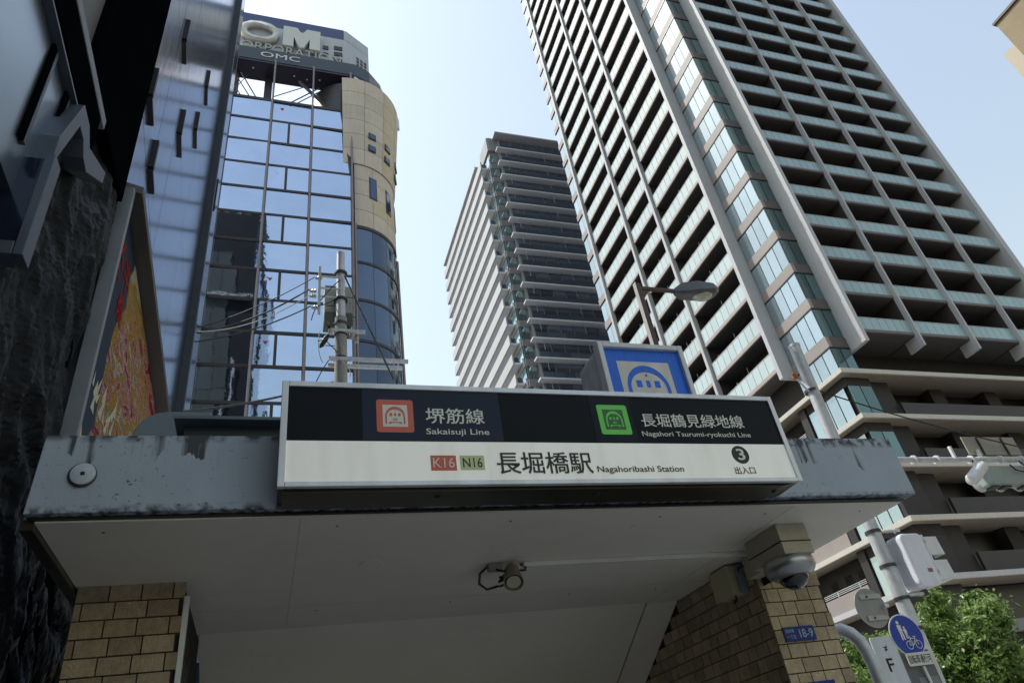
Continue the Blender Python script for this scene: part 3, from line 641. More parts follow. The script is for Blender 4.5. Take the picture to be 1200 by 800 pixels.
for x, y in ((-2.4, 25.5), (-.2, 25.6), (.5, 25.7), (1.2, 25.6), (2.6, 25.8)): MB().lathe((x, y, 36.348), (0, 0, -1), [(0, .05), (.01, .05)], 10).build('soffit_lamp', mat('lamp_glass', (.8, .8, .8), .2), ob)
M_RW = mat('roof_sign_white', (.50, .53, .58), .5, 0, .04, 2, dirt=.12); M_RB = mat('roof_sign_blue', (.055, .085, .21), .5, 0, .05, 2)
rs = sub(ob, MB().plan([(-3.28, 25.45), (2.68, 25.45), (4.15, 26.3), (4.15, 26.95), (-3.28, 26.95)], 37.56, 40.55).build('roof_sign_wall', M_RW, ob))
MB().plan([(-3.28, 25.44), (2.55, 25.44), (2.55, 26.9), (-3.28, 26.9)], 40.56, 41.55).build('roof_sign_band', M_RB, rs)
MB().plan([(2.56, 25.44), (2.70, 25.44), (4.15, 26.29), (4.15, 26.9), (2.56, 26.9)], 40.56, 41.5).build('roof_sign_band', M_RW, rs)
for i in range(5):
    for j in range(3): 
        x = 3.35+j*.24; y = 25.45+(x-2.68)*.578; z = 38.1+i*.32
        MB().plan([(x, y-.03), (x+.16, y-.03+.092), (x+.16, y+.10), (x, y+.01)], z, z+.2).build('louvre_slot', M_OMUL, rs)
M_LET = mat('roof_letter', (.66, .67, .64), .5, 0, .03)
text('O', -3.30, -1.15, 38.5, 40.35, 25.40, M_LET, 'sign_letter', rs, .05, depth=.34)
MB().face_y([(-.95, 38.4), (-.35, 38.4), (-.35, 39.35), (-.02, 38.4), (.22, 38.4), (.55, 39.35), (.55, 38.4), (1.15, 38.4), (1.15, 40.3), (.38, 40.3), (.10, 39.75), (-.18, 40.3), (-.95, 40.3)], 25.06, 25.40).build('sign_letter', M_LET, rs)
for x, z in ((1.33, 39.2), (1.33, 38.5), (1.98, 39.35), (1.98, 38.75), (1.98, 38.1)): MB().box(x, x+(.32 if x < 1.5 else .48), 25.40, 25.46, z, z+.34).build('square_opening', M_OMUL, rs)
text('CORPORATION', -3.75, 2.35, 37.56, 38.30, 25.22, mat('bright_letter', (.40, .41, .38), .4), 'sign_letter', rs, .0, depth=.10)
text('OMC', -2.05, .05, 36.80, 37.25, 24.995, mat('white_letter', (.68, .7, .7), .4), 'sign_letter', ob, .0, depth=.03)
# drum corner
cx, cy = 3.0, 27.4
def drum(rad0, rad1, z0, z1, a0, a1, m, name, nz, na, inset=.01):
    for i in range(nz):
        for j in range(na):
            u0, u1 = i/nz, (i+1)/nz; t0, t1 = a0+(a1-a0)*j/na, a0+(a1-a0)*(j+1)/na
            k = MB(); seg = 4; vs = []
            for (u, e) in ((u0, .015), (u1, -.015)):
                rr_ = rad0+(rad1-rad0)*u; z = z0+(z1-z0)*u+e
                for s in range(seg+1):
                    t_ = t0+(t1-t0)*s/seg; t_ += (.004 if s == 0 else (-.004 if s == seg else 0))
                    vs.append((cx+rr_*math.sin(t_), cy-rr_*math.cos(t_), z))
                    vs.append((cx+(rr_-.05)*math.sin(t_), cy-(rr_-.05)*math.cos(t_), z))
            n2 = 2*(seg+1); fs = []
            for s in range(seg):
                a = 2*s; fs += [(a, a+2, a+2+n2, a+n2), (a+1, a+1+n2, a+3+n2, a+3), (a, a+1, a+3, a+2), (a+n2, a+2+n2, a+3+n2, a+1+n2)]
            k.add(vs, fs)
            mm = m(i, j) if callable(m) else m
            k.build(name, mm, ob)
MB().lathe((cx, cy, -1.6), (0, 0, 1), [(0, 2.2), (37.5, 2.25), (37.51, .1)], 40).build('drum_core', M_OMUL, ob)
A0 = R(-8)
drum(2.46, 2.92, 28.9, 35.45, R(-13), R(140), lambda i, j: M_GOLD if j == 2 else M_TAN, 'drum_panel', 6, 6)
drum(2.36, 2.40, 24.6, 28.9, R(0), R(140), lambda i, j: M_GOLD if (i == 1 and j in (1, 2)) else M_TAN, 'drum_panel', 4, 6)
MB().lathe((cx, cy, 24.5), (0, 0, 1), [(0, 2.25), (.09, 2.37), (.1, .1)], 40).build('drum_rim', mat('drum_underside', (.28, .23, .16), .6), ob)
for (th, z, h, wd, rr_) in ((22, 31.0, .42, .42, 2.66), (22, 30.1, .42, .42, 2.60), (46, 30.9, .45, .42, 2.66), (46, 30.0, .42, .42, 2.6), (72, 30.6, .5, .4, 2.65), (72, 29.7, .45, .4, 2.6), (24, 26.7, 1.7, .42, 2.40), (50, 26.4, 1.8, .42, 2.4), (78, 26.3, 1.7, .4, 2.4)):
    wd *= .8; h *= .85; a = R(th); c_, s_ = math.cos(a), math.sin(a); k = MB()
    P = lambda u, rr2, zz: (cx+rr2*s_+u*c_, cy-rr2*c_+u*s_, zz)
    def slab_(e, r1, nm, m_):
        vs = [P(u, q, zz) for zz in (z-e, z+h+e) for q in (rr_-.2, rr_+r1) for u in (-wd/2-e, wd/2+e)]
        return MB().add(vs, [(0, 2, 3, 1), (4, 5, 7, 6), (0, 1, 5, 4), (2, 6, 7, 3), (0, 4, 6, 2), (1, 3, 7, 5)]).build(nm, m_, ob)
    slab_(.05, .0, 'drum_window_frame', M_OMUL); slab_(0, .012, 'drum_window', glass('drum_window_glass', (.07, .12, .20), .05, .6))
M_DG = glass('dark_drum_glass', (.10, .14, .20), .05, .6, .08, .5, rand=.35)
drum(2.31, 2.31, 6.6, 24.5, R(0), R(130), M_DG, 'drum_glass', 8, 6)
k = MB()
for i in range(9): k.lathe((cx, cy, 6.6+i*2.2375), (0, 0, 1), [(-.07, 2.2), (-.07, 2.35), (.07, 2.35), (.07, 2.2)], 36)
k.build('drum_transom', M_OMUL, ob)
for th in (0, 92): MB().tube([(cx+2.42*math.sin(R(th)), cy-2.42*math.cos(R(th)), -1.6), (cx+2.42*math.sin(R(th)), cy-2.42*math.cos(R(th)), 24.6)], .09, 8).build('drum_mullion', M_OPIPE, ob)

# ------------------------------------------------------------------ tall residential tower on the right
M_RAILG = mat('frosted_balcony_glass', (.44, .53, .53), .2, .0, .05, .5, rand=.06, coat=.5)
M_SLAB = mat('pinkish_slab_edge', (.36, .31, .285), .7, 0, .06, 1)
M_RIB = mat('pale_grey_rib', (.43, .435, .455), .6, 0, .05, .6, dirt=.1)
M_SPAN = mat('brown_spandrel', (.27, .235, .22), .6, 0, .05, 1, rand=.05)
M_WIN = glass('tower_window_glass', (.34, .42, .46), .07, .6, .03, .5, rand=.12)
M_WIN2 = glass('tower_dark_window_glass', (.10, .17, .175), .06, .45, .05, .4, rand=.4)
M_BLKFR = mat('black_window_frame', (.012, .012, .014), .4)
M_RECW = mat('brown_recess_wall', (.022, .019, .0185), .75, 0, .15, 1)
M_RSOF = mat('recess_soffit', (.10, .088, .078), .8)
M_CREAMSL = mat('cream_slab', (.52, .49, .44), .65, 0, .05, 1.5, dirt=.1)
M_MAUVE = mat('mauve_brown_parapet', (.034, .028, .030), .55, 0, .1, 1.2, rand=.1)
T = thing('residential_tower', 'very tall residential tower with white ribs and glass balconies at right', 'tower', (45, 40, -1.6))
h = 3.2; NF = 30; z0 = 23.0; ZT = z0+NF*h
XL, XB, YB, YG = 32.85, 33.93, 29.56, 28.5
# core with recess back walls
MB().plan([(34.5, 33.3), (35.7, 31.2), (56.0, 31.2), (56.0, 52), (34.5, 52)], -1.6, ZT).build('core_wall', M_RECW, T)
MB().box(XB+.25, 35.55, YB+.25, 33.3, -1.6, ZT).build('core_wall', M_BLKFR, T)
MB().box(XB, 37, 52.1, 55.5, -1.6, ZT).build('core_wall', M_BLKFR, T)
# full-height ribs
MB().box(32.8, 34.2, 33.25, 33.60, 22.3, ZT).build('rib', M_RIB, T)
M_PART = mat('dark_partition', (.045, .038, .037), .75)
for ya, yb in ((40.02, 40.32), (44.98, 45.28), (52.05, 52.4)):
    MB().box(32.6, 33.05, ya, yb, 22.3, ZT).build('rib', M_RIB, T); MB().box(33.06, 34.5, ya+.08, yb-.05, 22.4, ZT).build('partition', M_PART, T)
ribsR = [35.6, 40.6, 45.6, 50.4]
for x in ribsR[:1]: MB().box(x, x+.32, 28.17, 31.2, 22.1, ZT).build('rib', M_RIB, T)
for x in ribsR[1:]:
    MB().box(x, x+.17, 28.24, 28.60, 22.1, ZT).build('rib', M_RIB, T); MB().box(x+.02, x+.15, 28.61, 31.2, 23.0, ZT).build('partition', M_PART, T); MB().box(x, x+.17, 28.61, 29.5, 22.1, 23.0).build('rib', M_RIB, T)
MB().box(55.4, 56.0, 28.17, 31.2, 22.1, ZT).build('rib', M_RIB, T)
glassr, slabr, spand, slabs, glassp, sofs, wins, darkw, spans, frames, rails, lines = [], [], [], [], [], [], [], [], [], [], [], []
bayL = [(33.62, 39.93), (40.37, 44.88), (45.32, 51.93)]; bayR = [(35.95, 40.595), (40.78, 45.595), (45.78, 50.395), (50.58, 55.38)]
for f in range(NF):
    z = z0+f*h
    for a, b in bayL:
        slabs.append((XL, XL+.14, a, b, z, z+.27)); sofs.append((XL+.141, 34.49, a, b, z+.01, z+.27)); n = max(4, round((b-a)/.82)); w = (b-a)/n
        for i in range(n): glassp.append((XL+.02, XL+.045, a+i*w+.02, a+(i+1)*w-.02, z+.28, z+1.50))
        rails.append((XL, XL+.07, a, b, z+1.505, z+1.55))
        m = round((b-a)/1.6)
        for i in range(m):
            q = (b-a)/m
            darkw.append((34.44, 34.52, a+i*q+.2, a+(i+1)*q-.25, z+.3, z+2.5))
        frames.append((33.3, 34.5, (a+b)/2-.04, (a+b)/2+.04, z+.27, z+2.4))
    for a, b in bayR:
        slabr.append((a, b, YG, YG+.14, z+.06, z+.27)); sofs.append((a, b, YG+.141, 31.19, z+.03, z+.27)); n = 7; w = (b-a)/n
        for i in range(n): glassr.append((a+i*w+.015, a+(i+1)*w-.015, YG+.02, YG+.045, z+.28, z+1.24))
        rails.append((a, b, YG, YG+.07, z+1.245, z+1.28))
        for i in range(3):
            q = (b-a)/3
            darkw.append((a+i*q+.2, a+(i+1)*q-.3, 31.14, 31.22, z+.3, z+2.4))
    # corner bay: window band heads sit at z-0.64+h
for f in range(-1, NF-1):
    z = z0+f*h-.64; sill = z+.86; head = z+h
    yy = [33.20, 32.15, 31.30, 30.43, YB+.03]
    if f >= 0 or True:
        for i in range(4): wins.append((XB, XB+.04, yy[i+1]+.04, yy[i]-.04, sill+.03, head-.05))
        for i in range(1, 4): frames.append((XB+.02, XB+.12, yy[i]-.05, yy[i]+.05, sill, head))
        for a, b in ((XB+.05, 34.68), (34.78, 35.52)): darkw.append((a, b, YB+.0, YB+.04, sill+.03, head-.05))
        frames.append((34.68, 34.78, YB-.01, YB+.1, sill, head)); frames.append((XB-.01, XB+.05, YB-.01, YB+.05, sill, head))
        for i in range(2): wins.append((XL+.1, XL+.14, 52.45+i*.93, 53.34+i*.93, sill, head))
        spans.append((XL+.02, XL+.3, 52.42, 54.35, z+.02, sill-.02)); lines.append((XL, XL+.3, 52.42, 54.37, z-.06, z+.02))
    spans.append((XB-.03, XB+.25, YB-.03, 33.22, z+.05, sill)); spand.append((XB+.251, 35.55, YB-.03, YB+.25, z+.05, sill))
    lines.append((XB-.05, XB+.25, YB-.05, 33.22, z-.05, z+.05)); lines.append((XB+.251, 35.55, YB-.05, YB+.25, z-.05, z+.05))
pieces('balcony_slab', M_SLAB, T, slabs); pieces('balcony_slab', mat('mauve_slab_edge', (.15, .13, .13), .7, 0, .06, 1), T, slabr); pieces('balcony_soffit', mat('dark_soffit', (.075, .068, .066), .8, 0, .1, 1), T, sofs); pieces('balustrade_panel', M_RAILG, T, glassp); pieces('balustrade_panel', mat('shaded_balcony_glass', (.27, .39, .40), .2, 0, .05, .5, rand=.08, coat=.4), T, glassr); pieces('top_rail', M_RIB, T, rails)  # right-face panels: same glass, its shade put into a darker tint
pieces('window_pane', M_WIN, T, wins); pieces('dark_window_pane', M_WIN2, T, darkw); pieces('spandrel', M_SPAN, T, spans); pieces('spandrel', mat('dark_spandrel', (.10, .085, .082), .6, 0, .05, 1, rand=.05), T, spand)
pieces('window_frame', M_BLKFR, T, frames); pieces('black_line', M_BLKFR, T, lines)  # solid black strips along the foot of each spandrel
items, curt = [], []
rr = random.Random(21)
for f in range(NF):
    z = z0+f*h
    for a, b in bayL:
        for q in range(3):
            y = rr.uniform(a+.3, b-.9); t_ = rr.random()
            if t_ < .35: items.append((33.3, 33.6, y, y+.75, z+.28, z+.9))
            elif t_ < .6: items.append((33.02, 33.06, y, y+.03, z+1.3, z+1.85))
            if rr.random() < .5: curt.append((34.40, 34.435, y, y+rr.uniform(.5, 1.1), z+.35, z+2.45))
    for a, b in bayR:
        for q in range(2):
            x = rr.uniform(a+.3, b-1)
            if rr.random() < .4: items.append((x, x+.75, 29.4, 29.7, z+.28, z+.9+rr.random()*.7))
            if rr.random() < .55: curt.append((x, x+rr.uniform(.4, 1.2), 31.10, 31.135, z+.35, z+2.4))
pieces('balcony_item', mat('balcony_clutter', (.42, .30, .29), .6, rand=.6), T, items); pieces('curtain', mat('dim_curtain', (.30, .29, .28), .8, rand=.5), T, curt)
# podium floors
CX, CY = 33.0, 28.7
ps, pc, pw, pd, pp, pr, pcol, pw2 = [], [], [], [], [], [], [], []
for kf in range(5):
    z = 20.2-3.2*kf
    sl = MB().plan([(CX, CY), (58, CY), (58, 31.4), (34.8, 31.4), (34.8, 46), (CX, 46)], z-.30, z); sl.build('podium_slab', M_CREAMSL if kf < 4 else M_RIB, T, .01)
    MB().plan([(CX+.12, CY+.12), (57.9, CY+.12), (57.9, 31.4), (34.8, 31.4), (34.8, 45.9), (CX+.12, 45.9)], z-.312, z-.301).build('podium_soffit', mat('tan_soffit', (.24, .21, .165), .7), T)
    if kf < 4:
        zb = z-3.2
        pd.append((34.4, 58, 31.18, 31.3, zb, z-.3))
        pcol += [(35.6, 37.4, 29.7, 31.15, zb, z-.34)]+[(x, x+1.2, 30.3, 31.15, zb, z-.34) for x in (41.5, 46.5, 51.5)]
        pp.append((37.45, 57.5, 29.45, 29.62, zb, zb+1.25))
        yy = [33.20, 32.2, 31.35, 30.45, YB+.03]
        for i in range(4): pw.append((XB-.4, XB-.36, yy[i+1]+.04, yy[i]-.04, zb+.05, z-.95))
        for i in range(2 if kf < 2 else 0): pw2.append((XB-.3+i*.95, XB+.58+i*.95, 29.28, 29.32, zb+.05, z-.95))
        pc.append((XB-.38, 35.58, 29.30, 33.22, z-.94, z-.342))
        if kf >= 2: pcol.append((XB-.34, 35.57, 29.31, 29.9, zb, z-.95))
        pc.append((XB-.2, 35.55, 29.45, 33.2, zb, z-.95))
        pp.append((33.35, 33.5, 33.9, 46, zb, zb+1.0)); pcol.append((33.4, 34.6, 33.25, 33.85, zb, z-.34)); pcol.append((33.4, 34.6, 39.8, 40.6, zb, z-.34))
        for q in (1.1, 1.2, 1.3): pr.append((33.38, 33.42, 33.9, 46, zb+q, zb+q+.03))
        pr += [(33.36, 33.44, y, y+.04, zb+1.0, zb+1.33) for y in (34.5, 36.5, 38.5)]
        for y in (34.8, 36.0, 37.4): pd.append((34.5, 34.62, y, y+.7, zb+.1, zb+2.2))
pieces('podium_parapet', M_MAUVE, T, [b for b in pp if b[0] > 35]); pieces('podium_parapet', M_SPAN, T, [b for b in pp if b[0] < 35])
pieces('podium_pane', M_WIN, T, pw); pieces('podium_pane', M_WIN2, T, pw2); pieces('podium_column', mat('brown_podium_column', (.022, .018, .018), .65, 0, .1, 1), T, pcol)
pieces('podium_wall', M_RECW, T, pc); pieces('podium_opening', M_BLKFR, T, pd); pieces('metal_rail', M_STEEL, T, pr)
MB().plan([(33.6, 29.2), (58, 29.2), (58, 31.3), (34.8, 31.3), (34.8, 46), (33.6, 46)], 4.4, 5.0).build('podium_slab', mat('grey_podium_band', (.16, .165, .17), .7), T)
MB().box(33.9, 58, 29.6, 31.19, -1.6, 4.39).build('podium_wall', MATS['brown_recess_wall'], T)
MB().box(36, 58, 30.5, 31.19, 5.01, 7.0).build('podium_wall', mat('ground_floor_dark', (.012, .013, .015), .35), T)
pieces('vent_louvre', M_WHITEM, T, [(33.5, 33.62, 33.6, 40.2, -.9+.32*i, -.72+.32*i) for i in range(14)])

# ------------------------------------------------------------------ second tower in the middle
M_T2W = mat('hazed_white_parapet', (.47, .47, .48), .65, 0, .04, .5, rand=.04)  # distance haze put into this block's paler, cooler colours
M_T2G = glass('hazed_navy_glass', (.20, .25, .33), .15, .65, .02, .5, rand=.25)
M_T2WALL = mat('hazed_grey_wall', (.32, .33, .35), .7)
S = thing('apartment_block', 'apartment block with cream balcony slabs standing between office block and tower', 'apartment block', (40, 80, -1.6))
p = 3.08; N2 = 31
MB().box(31.25, 70, 69.5, 98, -1.6, 90.2).build('core_wall', M_T2WALL, S)
MB().box(29.8, 31.2, 73.85, 98, -1.6, 88.0).build('core_wall', M_T2WALL, S)
MB().box(29.75, 31.4, 70.15, 73.8, -1.6, 89.4).build('core_wall', mat('t2_grey_panel', (.26, .27, .285), .6), S)
MB().plan([(29.45, 69.9), (29.8, 69.75), (31.2, 69.75), (31.2, 73.8), (29.45, 73.8)], 88.0, 91.0).build('roof_box', MATS['t2_grey_panel'], S)
sl, gl, par, cap, notch, bw, bd, fr_, parc, sk = [], [], [], [], [], [], [], [], [], []
for i in range(-1, N2):
    z = 87.5-i*p
    if i < 0:
        bw += [(31.5+j*1.9, 33.25+j*1.9, 69.42, 69.499, z-p+.02, z-.30) for j in range(15)]; gl += [(31.3+j*1.45, 32.7+j*1.45, 68.95, 69.0, z-p+.02, z-p+1.2) for j in range(20)]; continue
    sl.append((30.55, 68, 68.4, 69.49, z-.22, z))
    if i: gl += [(31.3+j*1.45, 32.7+j*1.45, 68.95, 69.0, z+.02, z+1.2) for j in range(20)]
    bw += [(31.5+j*1.9, 33.25+j*1.9, 69.42, 69.499, z-p+.02, z-.30) for j in range(15)]
    par.append((28.3, 28.5, 71.1, 98.4, z-2.6, z-1.05)); cap.append((28.501, 30.4, 71.15, 98.3, z-2.6, z-2.3)); notch.append((28.502, 29.3, 71.1, 71.25, z-2.29, z-1.6))
    sk += [(32.0+.0, 32.04, 68.55, 68.6, z-p+1.2, z-.3), (38.4, 38.44, 68.55, 68.6, z-p+1.2, z-.3)]
    zc = z-.5
    for ya, yb in ((70.2, 71.3), (71.4, 72.4), (72.5, 73.6)): bd.append((29.5, 29.56, ya, yb, zc-1.95, zc))
    bd += [(29.62, 30.15, 69.94, 70.0, zc-1.95, zc), (30.22, 30.9, 69.94, 70.0, zc-1.95, zc)]
    parc += [(29.44, 29.75, 70.14, 73.8, zc-p+.04, zc-1.98), (29.6, 31.2, 69.92, 70.149, zc-p+.04, zc-1.98)]
pieces('roof_slab', M_T2W, S, [(30.5, 68, 68.3, 71.4, 90.75, 91.05), (28.3, 31, 73.9, 98.4, 88.1, 88.5)])
pieces('balcony_slab', mat('hazed_cream_slab', (.70, .72, .75), .65, 0, .04, .5), S, sl); pieces('balcony_glass', M_T2G, S, gl); pieces('parapet', M_T2W, S, par)
pieces('balcony_slab', MATS['hazed_cream_slab'], S, cap); pieces('end_glass', M_T2G, S, notch); pieces('window_pane', glass('t2_bay_glass', (.45, .60, .60), .1, .8, .03, .5, rand=.2), S, bd)
pieces('recess_window', glass('t2_recess_glass', (.22, .265, .34), .18, .75, rand=.35), S, bw); pieces('spandrel', mat('t2_spandrel', (.22, .215, .22), .5, rand=.05), S, parc); pieces('drain_pipe', M_RIB, S, sk)

# ------------------------------------------------------------------ tan corner building, far right
cb = thing('tan_corner_building', 'tan building whose top corner shows at the upper right edge', 'building', (34, 0, -1.6))
MB().box(25, 42, -14, 8.37, -1.6, 22.1).build('wall', mat('tan_render', (.30, .235, .14), .8, 0, .12, .8, .2, 10), cb)
MB().box(24.93, 42, -14, 8.43, 22.1, 22.2).build('coping', mat('dark_coping', (.12, .09, .06), .6), cb)
MB().box(27, 42, 8.44, 9.53, -1.6, 22.5).build('stair_block', mat('cream_render', (.55, .48, .37), .8, 0, .05, 1), cb)

# ------------------------------------------------------------------ utility pole with transformer, left
UX, UY = 1.22, 13.14
up_ = thing('utility_pole', 'concrete utility pole with switch box and cross arms before the glass office', 'utility pole', (UX, UY, -1.6))
MB().tube([(UX+.02, UY, -1.6), (UX, UY, 9.9)], .165, 16, .135).build('pole', M_CONCP, up_)
MB().tube([(UX, UY, 9.9), (UX, UY, 11.85)], .11, 16, .095).build('pole_top', M_STEEL, up_)
MB().lathe((UX, UY, 11.85), (0, 0, 1), [(0, .10), (.04, .10), (.06, .06)], 14).build('cap', M_WHITEM, up_)
for z in (11.2, 10.4, 9.7, 9.4, 8.75): MB().lathe((UX, UY, z), (0, 0, 1), [(0, .15), (0, .158), (.05, .158), (.05, .15)], 16).build('band', M_DSTEEL, up_)
sb = sub(up_, MB().box(.86, 1.50, 13.25, 13.70, 10.15, 10.95).build('switch_box', mat('pale_green_grey', (.34, .37, .34), .5, 0, .08, 5, dirt=.2), up_, .02))
MB().box(.86, 1.50, 13.24, 13.69, 9.88, 10.14).build('switch_base', mat('dark_green_grey', (.07, .09, .07), .5), sb, .01)
for x in (1.0, 1.2, 1.4): MB().lathe((x, 13.45, 9.88), (0, 0, -1), [(0, .05), (.1, .035), (.25, .045), (.3, .02)], 10).build('bushing', M_BLKRUB, sb)
for y, z, x1 in ((13.0, 8.70, 2.68), (13.28, 8.70, 2.60)): MB().box(.95, x1, y-.035, y+.035, z-.04, z+.04).build('cross_arm', M_STEEL, up_, .004)
MB().box(1.0, 1.75, 12.97, 13.04, 9.42, 9.49).build('cross_arm', M_STEEL, up_)
MB().box(.70, .76, 13.0, 13.06, 9.9, 11.3).build('side_bracket', M_STEEL, up_, .003)
for z in (10.4, 10.65, 11.0): MB().box(.73, 1.2, 13.02, 13.05, z, z+.04).build('bracket_arm', M_STEEL, up_)
for x, y, z in ((.62, 13.03, 10.95), (.50, 13.03, 10.55), (.50, 13.03, 10.4), (.55, 13.03, 10.08), (1.45, 12.95, 9.2), (1.55, 12.95, 9.1), (.98, 12.9, 9.25)):
    MB().lathe((x, y, z), (1, 0, .05) if x < .9 else (0, 0, 1), [(0, .02), (.02, .05), (.05, .03), (.08, .055), (.11, .03), (.14, .055), (.17, .02)], 12).build('insulator', mat('porcelain', (.55, .55, .52), .3), up_)
for s_ in range(8):
    a = s_*.7; z = 8.85+.28*s_
    MB().tube([(UX+.13*(-1)**s_, UY, z), (UX+.33*(-1)**s_, UY, z)], .012, 6).build('step_bolt', M_DSTEEL, up_)
MB().lathe((.95, 13.0, 9.35), (-.30, 0, -.62), [(0, .01), (.05, .04), (.15, .06), (.35, .055), (.42, .02)], 12).build('cable_sleeve', M_BLKRUB, up_)
rr = random.Random(5)
for i in range(9):
    a = Vector((rr.uniform(.75, 1.35), 13.0+rr.uniform(-.1, .2), rr.uniform(8.7, 10.9))); b = Vector((rr.uniform(.55, 1.5), 12.9+rr.uniform(-.1, .3), a.z-rr.uniform(.4, 1.2))); m_ = (a+b)/2+Vector((rr.uniform(-.25, .25), 0, rr.uniform(-.4, 0)))
    P = [(a*(1-u)**2+m_*2*u*(1-u)+b*u*u) for u in [q/8 for q in range(9)]]
    MB().tube(P, .011, 5).build('jumper_cable', M_BLKRUB if i % 3 else M_STEEL, up_)
def cable(a, b, sag, r_, label, m=M_BLKRUB, n=22, cat='cable'):
    a, b = Vector(a), Vector(b); P = []
    for i in range(n+1):
        u = i/n; q = a.lerp(b, u); q.z -= sag*4*u*(1-u); P.append(q)
    return tag(MB().tube(P, r_, 6).build('overhead_cable', m), label, cat)
cable((.62, 13.03, 10.98), (-1.72, 13.3, 9.55), .12, .012, 'topmost black cable running left from the switch box')
cable((.50, 13.03, 10.60), (-1.72, 13.1, 9.25), .18, .018, 'thick middle black cable running left from the switch box')
cable((.50, 13.03, 10.42), (-1.72, 12.9, 9.15), .25, .011, 'thin pale cable just below the thick middle cable', M_WHITEM)
cable((.55, 13.03, 10.12), (-1.72, 12.7, 8.75), .15, .015, 'lowest of the four cables running left from the switch box')
cable((1.05, 13.0, 8.1), (-1.60, 11.3, 6.35), .10, .022, 'twisted silver cable sagging behind the left end of the station sign', M_DSTEEL)
cable((1.30, 13.0, 11.05), (2.15, 12.0, 7.6), .0, .02, 'black stay wire slanting down right from the utility pole top')

# ------------------------------------------------------------------ street lamp behind the metro sign
sl_ = thing('street_lamp', 'brown street lamp with one arm and a flat glass-bellied head', 'street lamp', (6.92, 9.8, -1.6))
MB().box(6.86, 6.98, 9.75, 9.85, -1.6, 8.74).build('post', M_RUST, sl_, .006)
MB().box(6.975, 7.80, 9.77, 9.83, 8.60, 8.68).build('arm', M_RUST, sl_, .004)
MB().face_y([(6.98, 8.35), (7.18, 8.60), (6.98, 8.60)], 9.785, 9.815).build('gusset', M_RUST, sl_)
MB().box(6.853, 6.86, 9.74, 9.85, -1.6, 8.76).build('lit_side_strip', mat('painted_sunlight', (.5, .48, .45), .5), sl_)  # pale strip: sunlight on the post's left face, put into its colour
k = MB(); vs = []
for x, w_, zt, zb in ((7.76, .05, 8.68, 8.55), (7.95, .15, 8.80, 8.50), (8.35, .20, 8.86, 8.54), (8.72, .19, 8.84, 8.60), (8.84, .12, 8.78, 8.66)):
    vs += [(x, 9.8-w_, zb+.06), (x, 9.8-w_*.8, zt), (x, 9.8+w_*.8, zt), (x, 9.8+w_, zb+.06), (x, 9.8+w_*.7, zb), (x, 9.8-w_*.7, zb)]
fs = [tuple(range(6))[::-1], tuple(range(24, 30))]+[(i*6+q, i*6+(q+1) % 6, i*6+6+(q+1) % 6, i*6+6+q) for i in range(4) for q in range(6)]
k.add(vs, fs).build('lamp_head', mat('lamp_grey', (.10, .105, .115), .45, .2), sl_, .01)
k = MB().lathe((8.42, 9.8, 8.585), (0, 0, -1), [(0, .155), (.03, .15), (.07, .12), (.10, .07), (.11, .02)], 22); k.v = [(8.42+(x-8.42)*1.7, y, z) for x, y, z in k.v]
k.build('lens', mat('lamp_lens', (.42, .42, .34), .15, 0, .25, 14, coat=.6), sl_)

# ------------------------------------------------------------------ signal pole on the right with its fittings
PX, PYy = 9.36, 9.02
sp_ = thing('signal_pole', 'grey steel traffic signal pole with a horizontal arm behind the right pier', 'signal pole', (PX, PYy, -1.6))
MB().tube([(PX, PYy, -1.6), (PX+.06, PYy-.06, 6.72)], .118, 20, .104).build('pole', M_STEEL, sp_)
MB().lathe((PX+.06, PYy-.06, 6.72), (0, 0, 1), [(0, .112), (.05, .112), (.08, .05)], 18).build('cap', M_STEEL, sp_)
for z in (5.72, 3.02, 2.46, 1.95, 1.5): MB().lathe((PX+.03, PYy-.03, z), (0, 0, 1), [(0, .115), (0, .128), (.05, .128), (.05, .115)], 20).build('band', M_DSTEEL, sp_)
MB().tube([(PX, PYy, 4.37), (12.7, PYy, 4.37), (18.5, PYy, 4.37)], .05, 12).build('arm', M_STEEL, sp_)
MB().tube([(12.65, PYy, 4.37), (18.5, PYy, 4.37)], .062, 12).build('arm_sleeve', M_STEEL, sp_)
for x in (11.05, 11.6, 12.45, 13.2, 13.75): MB().lathe((x, PYy, 4.37), (1, 0, 0), [(0, .066), (0, .08), (.04, .08), (.04, .066)], 14).build('clamp', M_WHITEM, sp_)
MB().box(12.02, 12.07, 8.95, 9.0, 4.36, 4.62).build('clamp', M_WHITEM, sp_)
MB().tube([(PX-.1, PYy-.1, 5.7), (9.12, 8.95, 6.0)], .02, 6).build('side_bracket', M_STEEL, sp_)
MB().lathe((9.12, 8.95, 5.98), (0, 0, 1), [(0, .03), (.02, .05), (.10, .05), (.12, .03)], 12).build('photocell', mat('orange_plastic', (.42, .09, .03), .5), sp_)
cable((9.45, 8.9, 5.72), (15.2, 9.0, 4.42), .12, .014, 'thin black cable sagging from the signal pole to its arm')
vs_ = thing('traffic_signal', 'pale green horizontal traffic signal hanging under the arm, seen from behind', 'traffic signal', (13.3, 9.05, 3.8))
MB().box(12.55, 14.1, 9.0, 9.16, 3.83, 4.24).build('body', mat('signal_grey_green', (.30, .36, .35), .45, 0, .06, 4, dirt=.15), vs_, .05, 4)
for x in (12.82, 13.3, 13.8): MB().lathe((x, 9.16, 4.03), (0, 1, 0), [(0, .16), (.22, .17), (.22, .155), (.02, .145)], 20).build('visor', M_STEEL, vs_)
for x in (12.7, 13.75): MB().box(x, x+.05, 9.0, 9.05, 4.2, 4.42).build('hanger', M_STEEL, vs_)
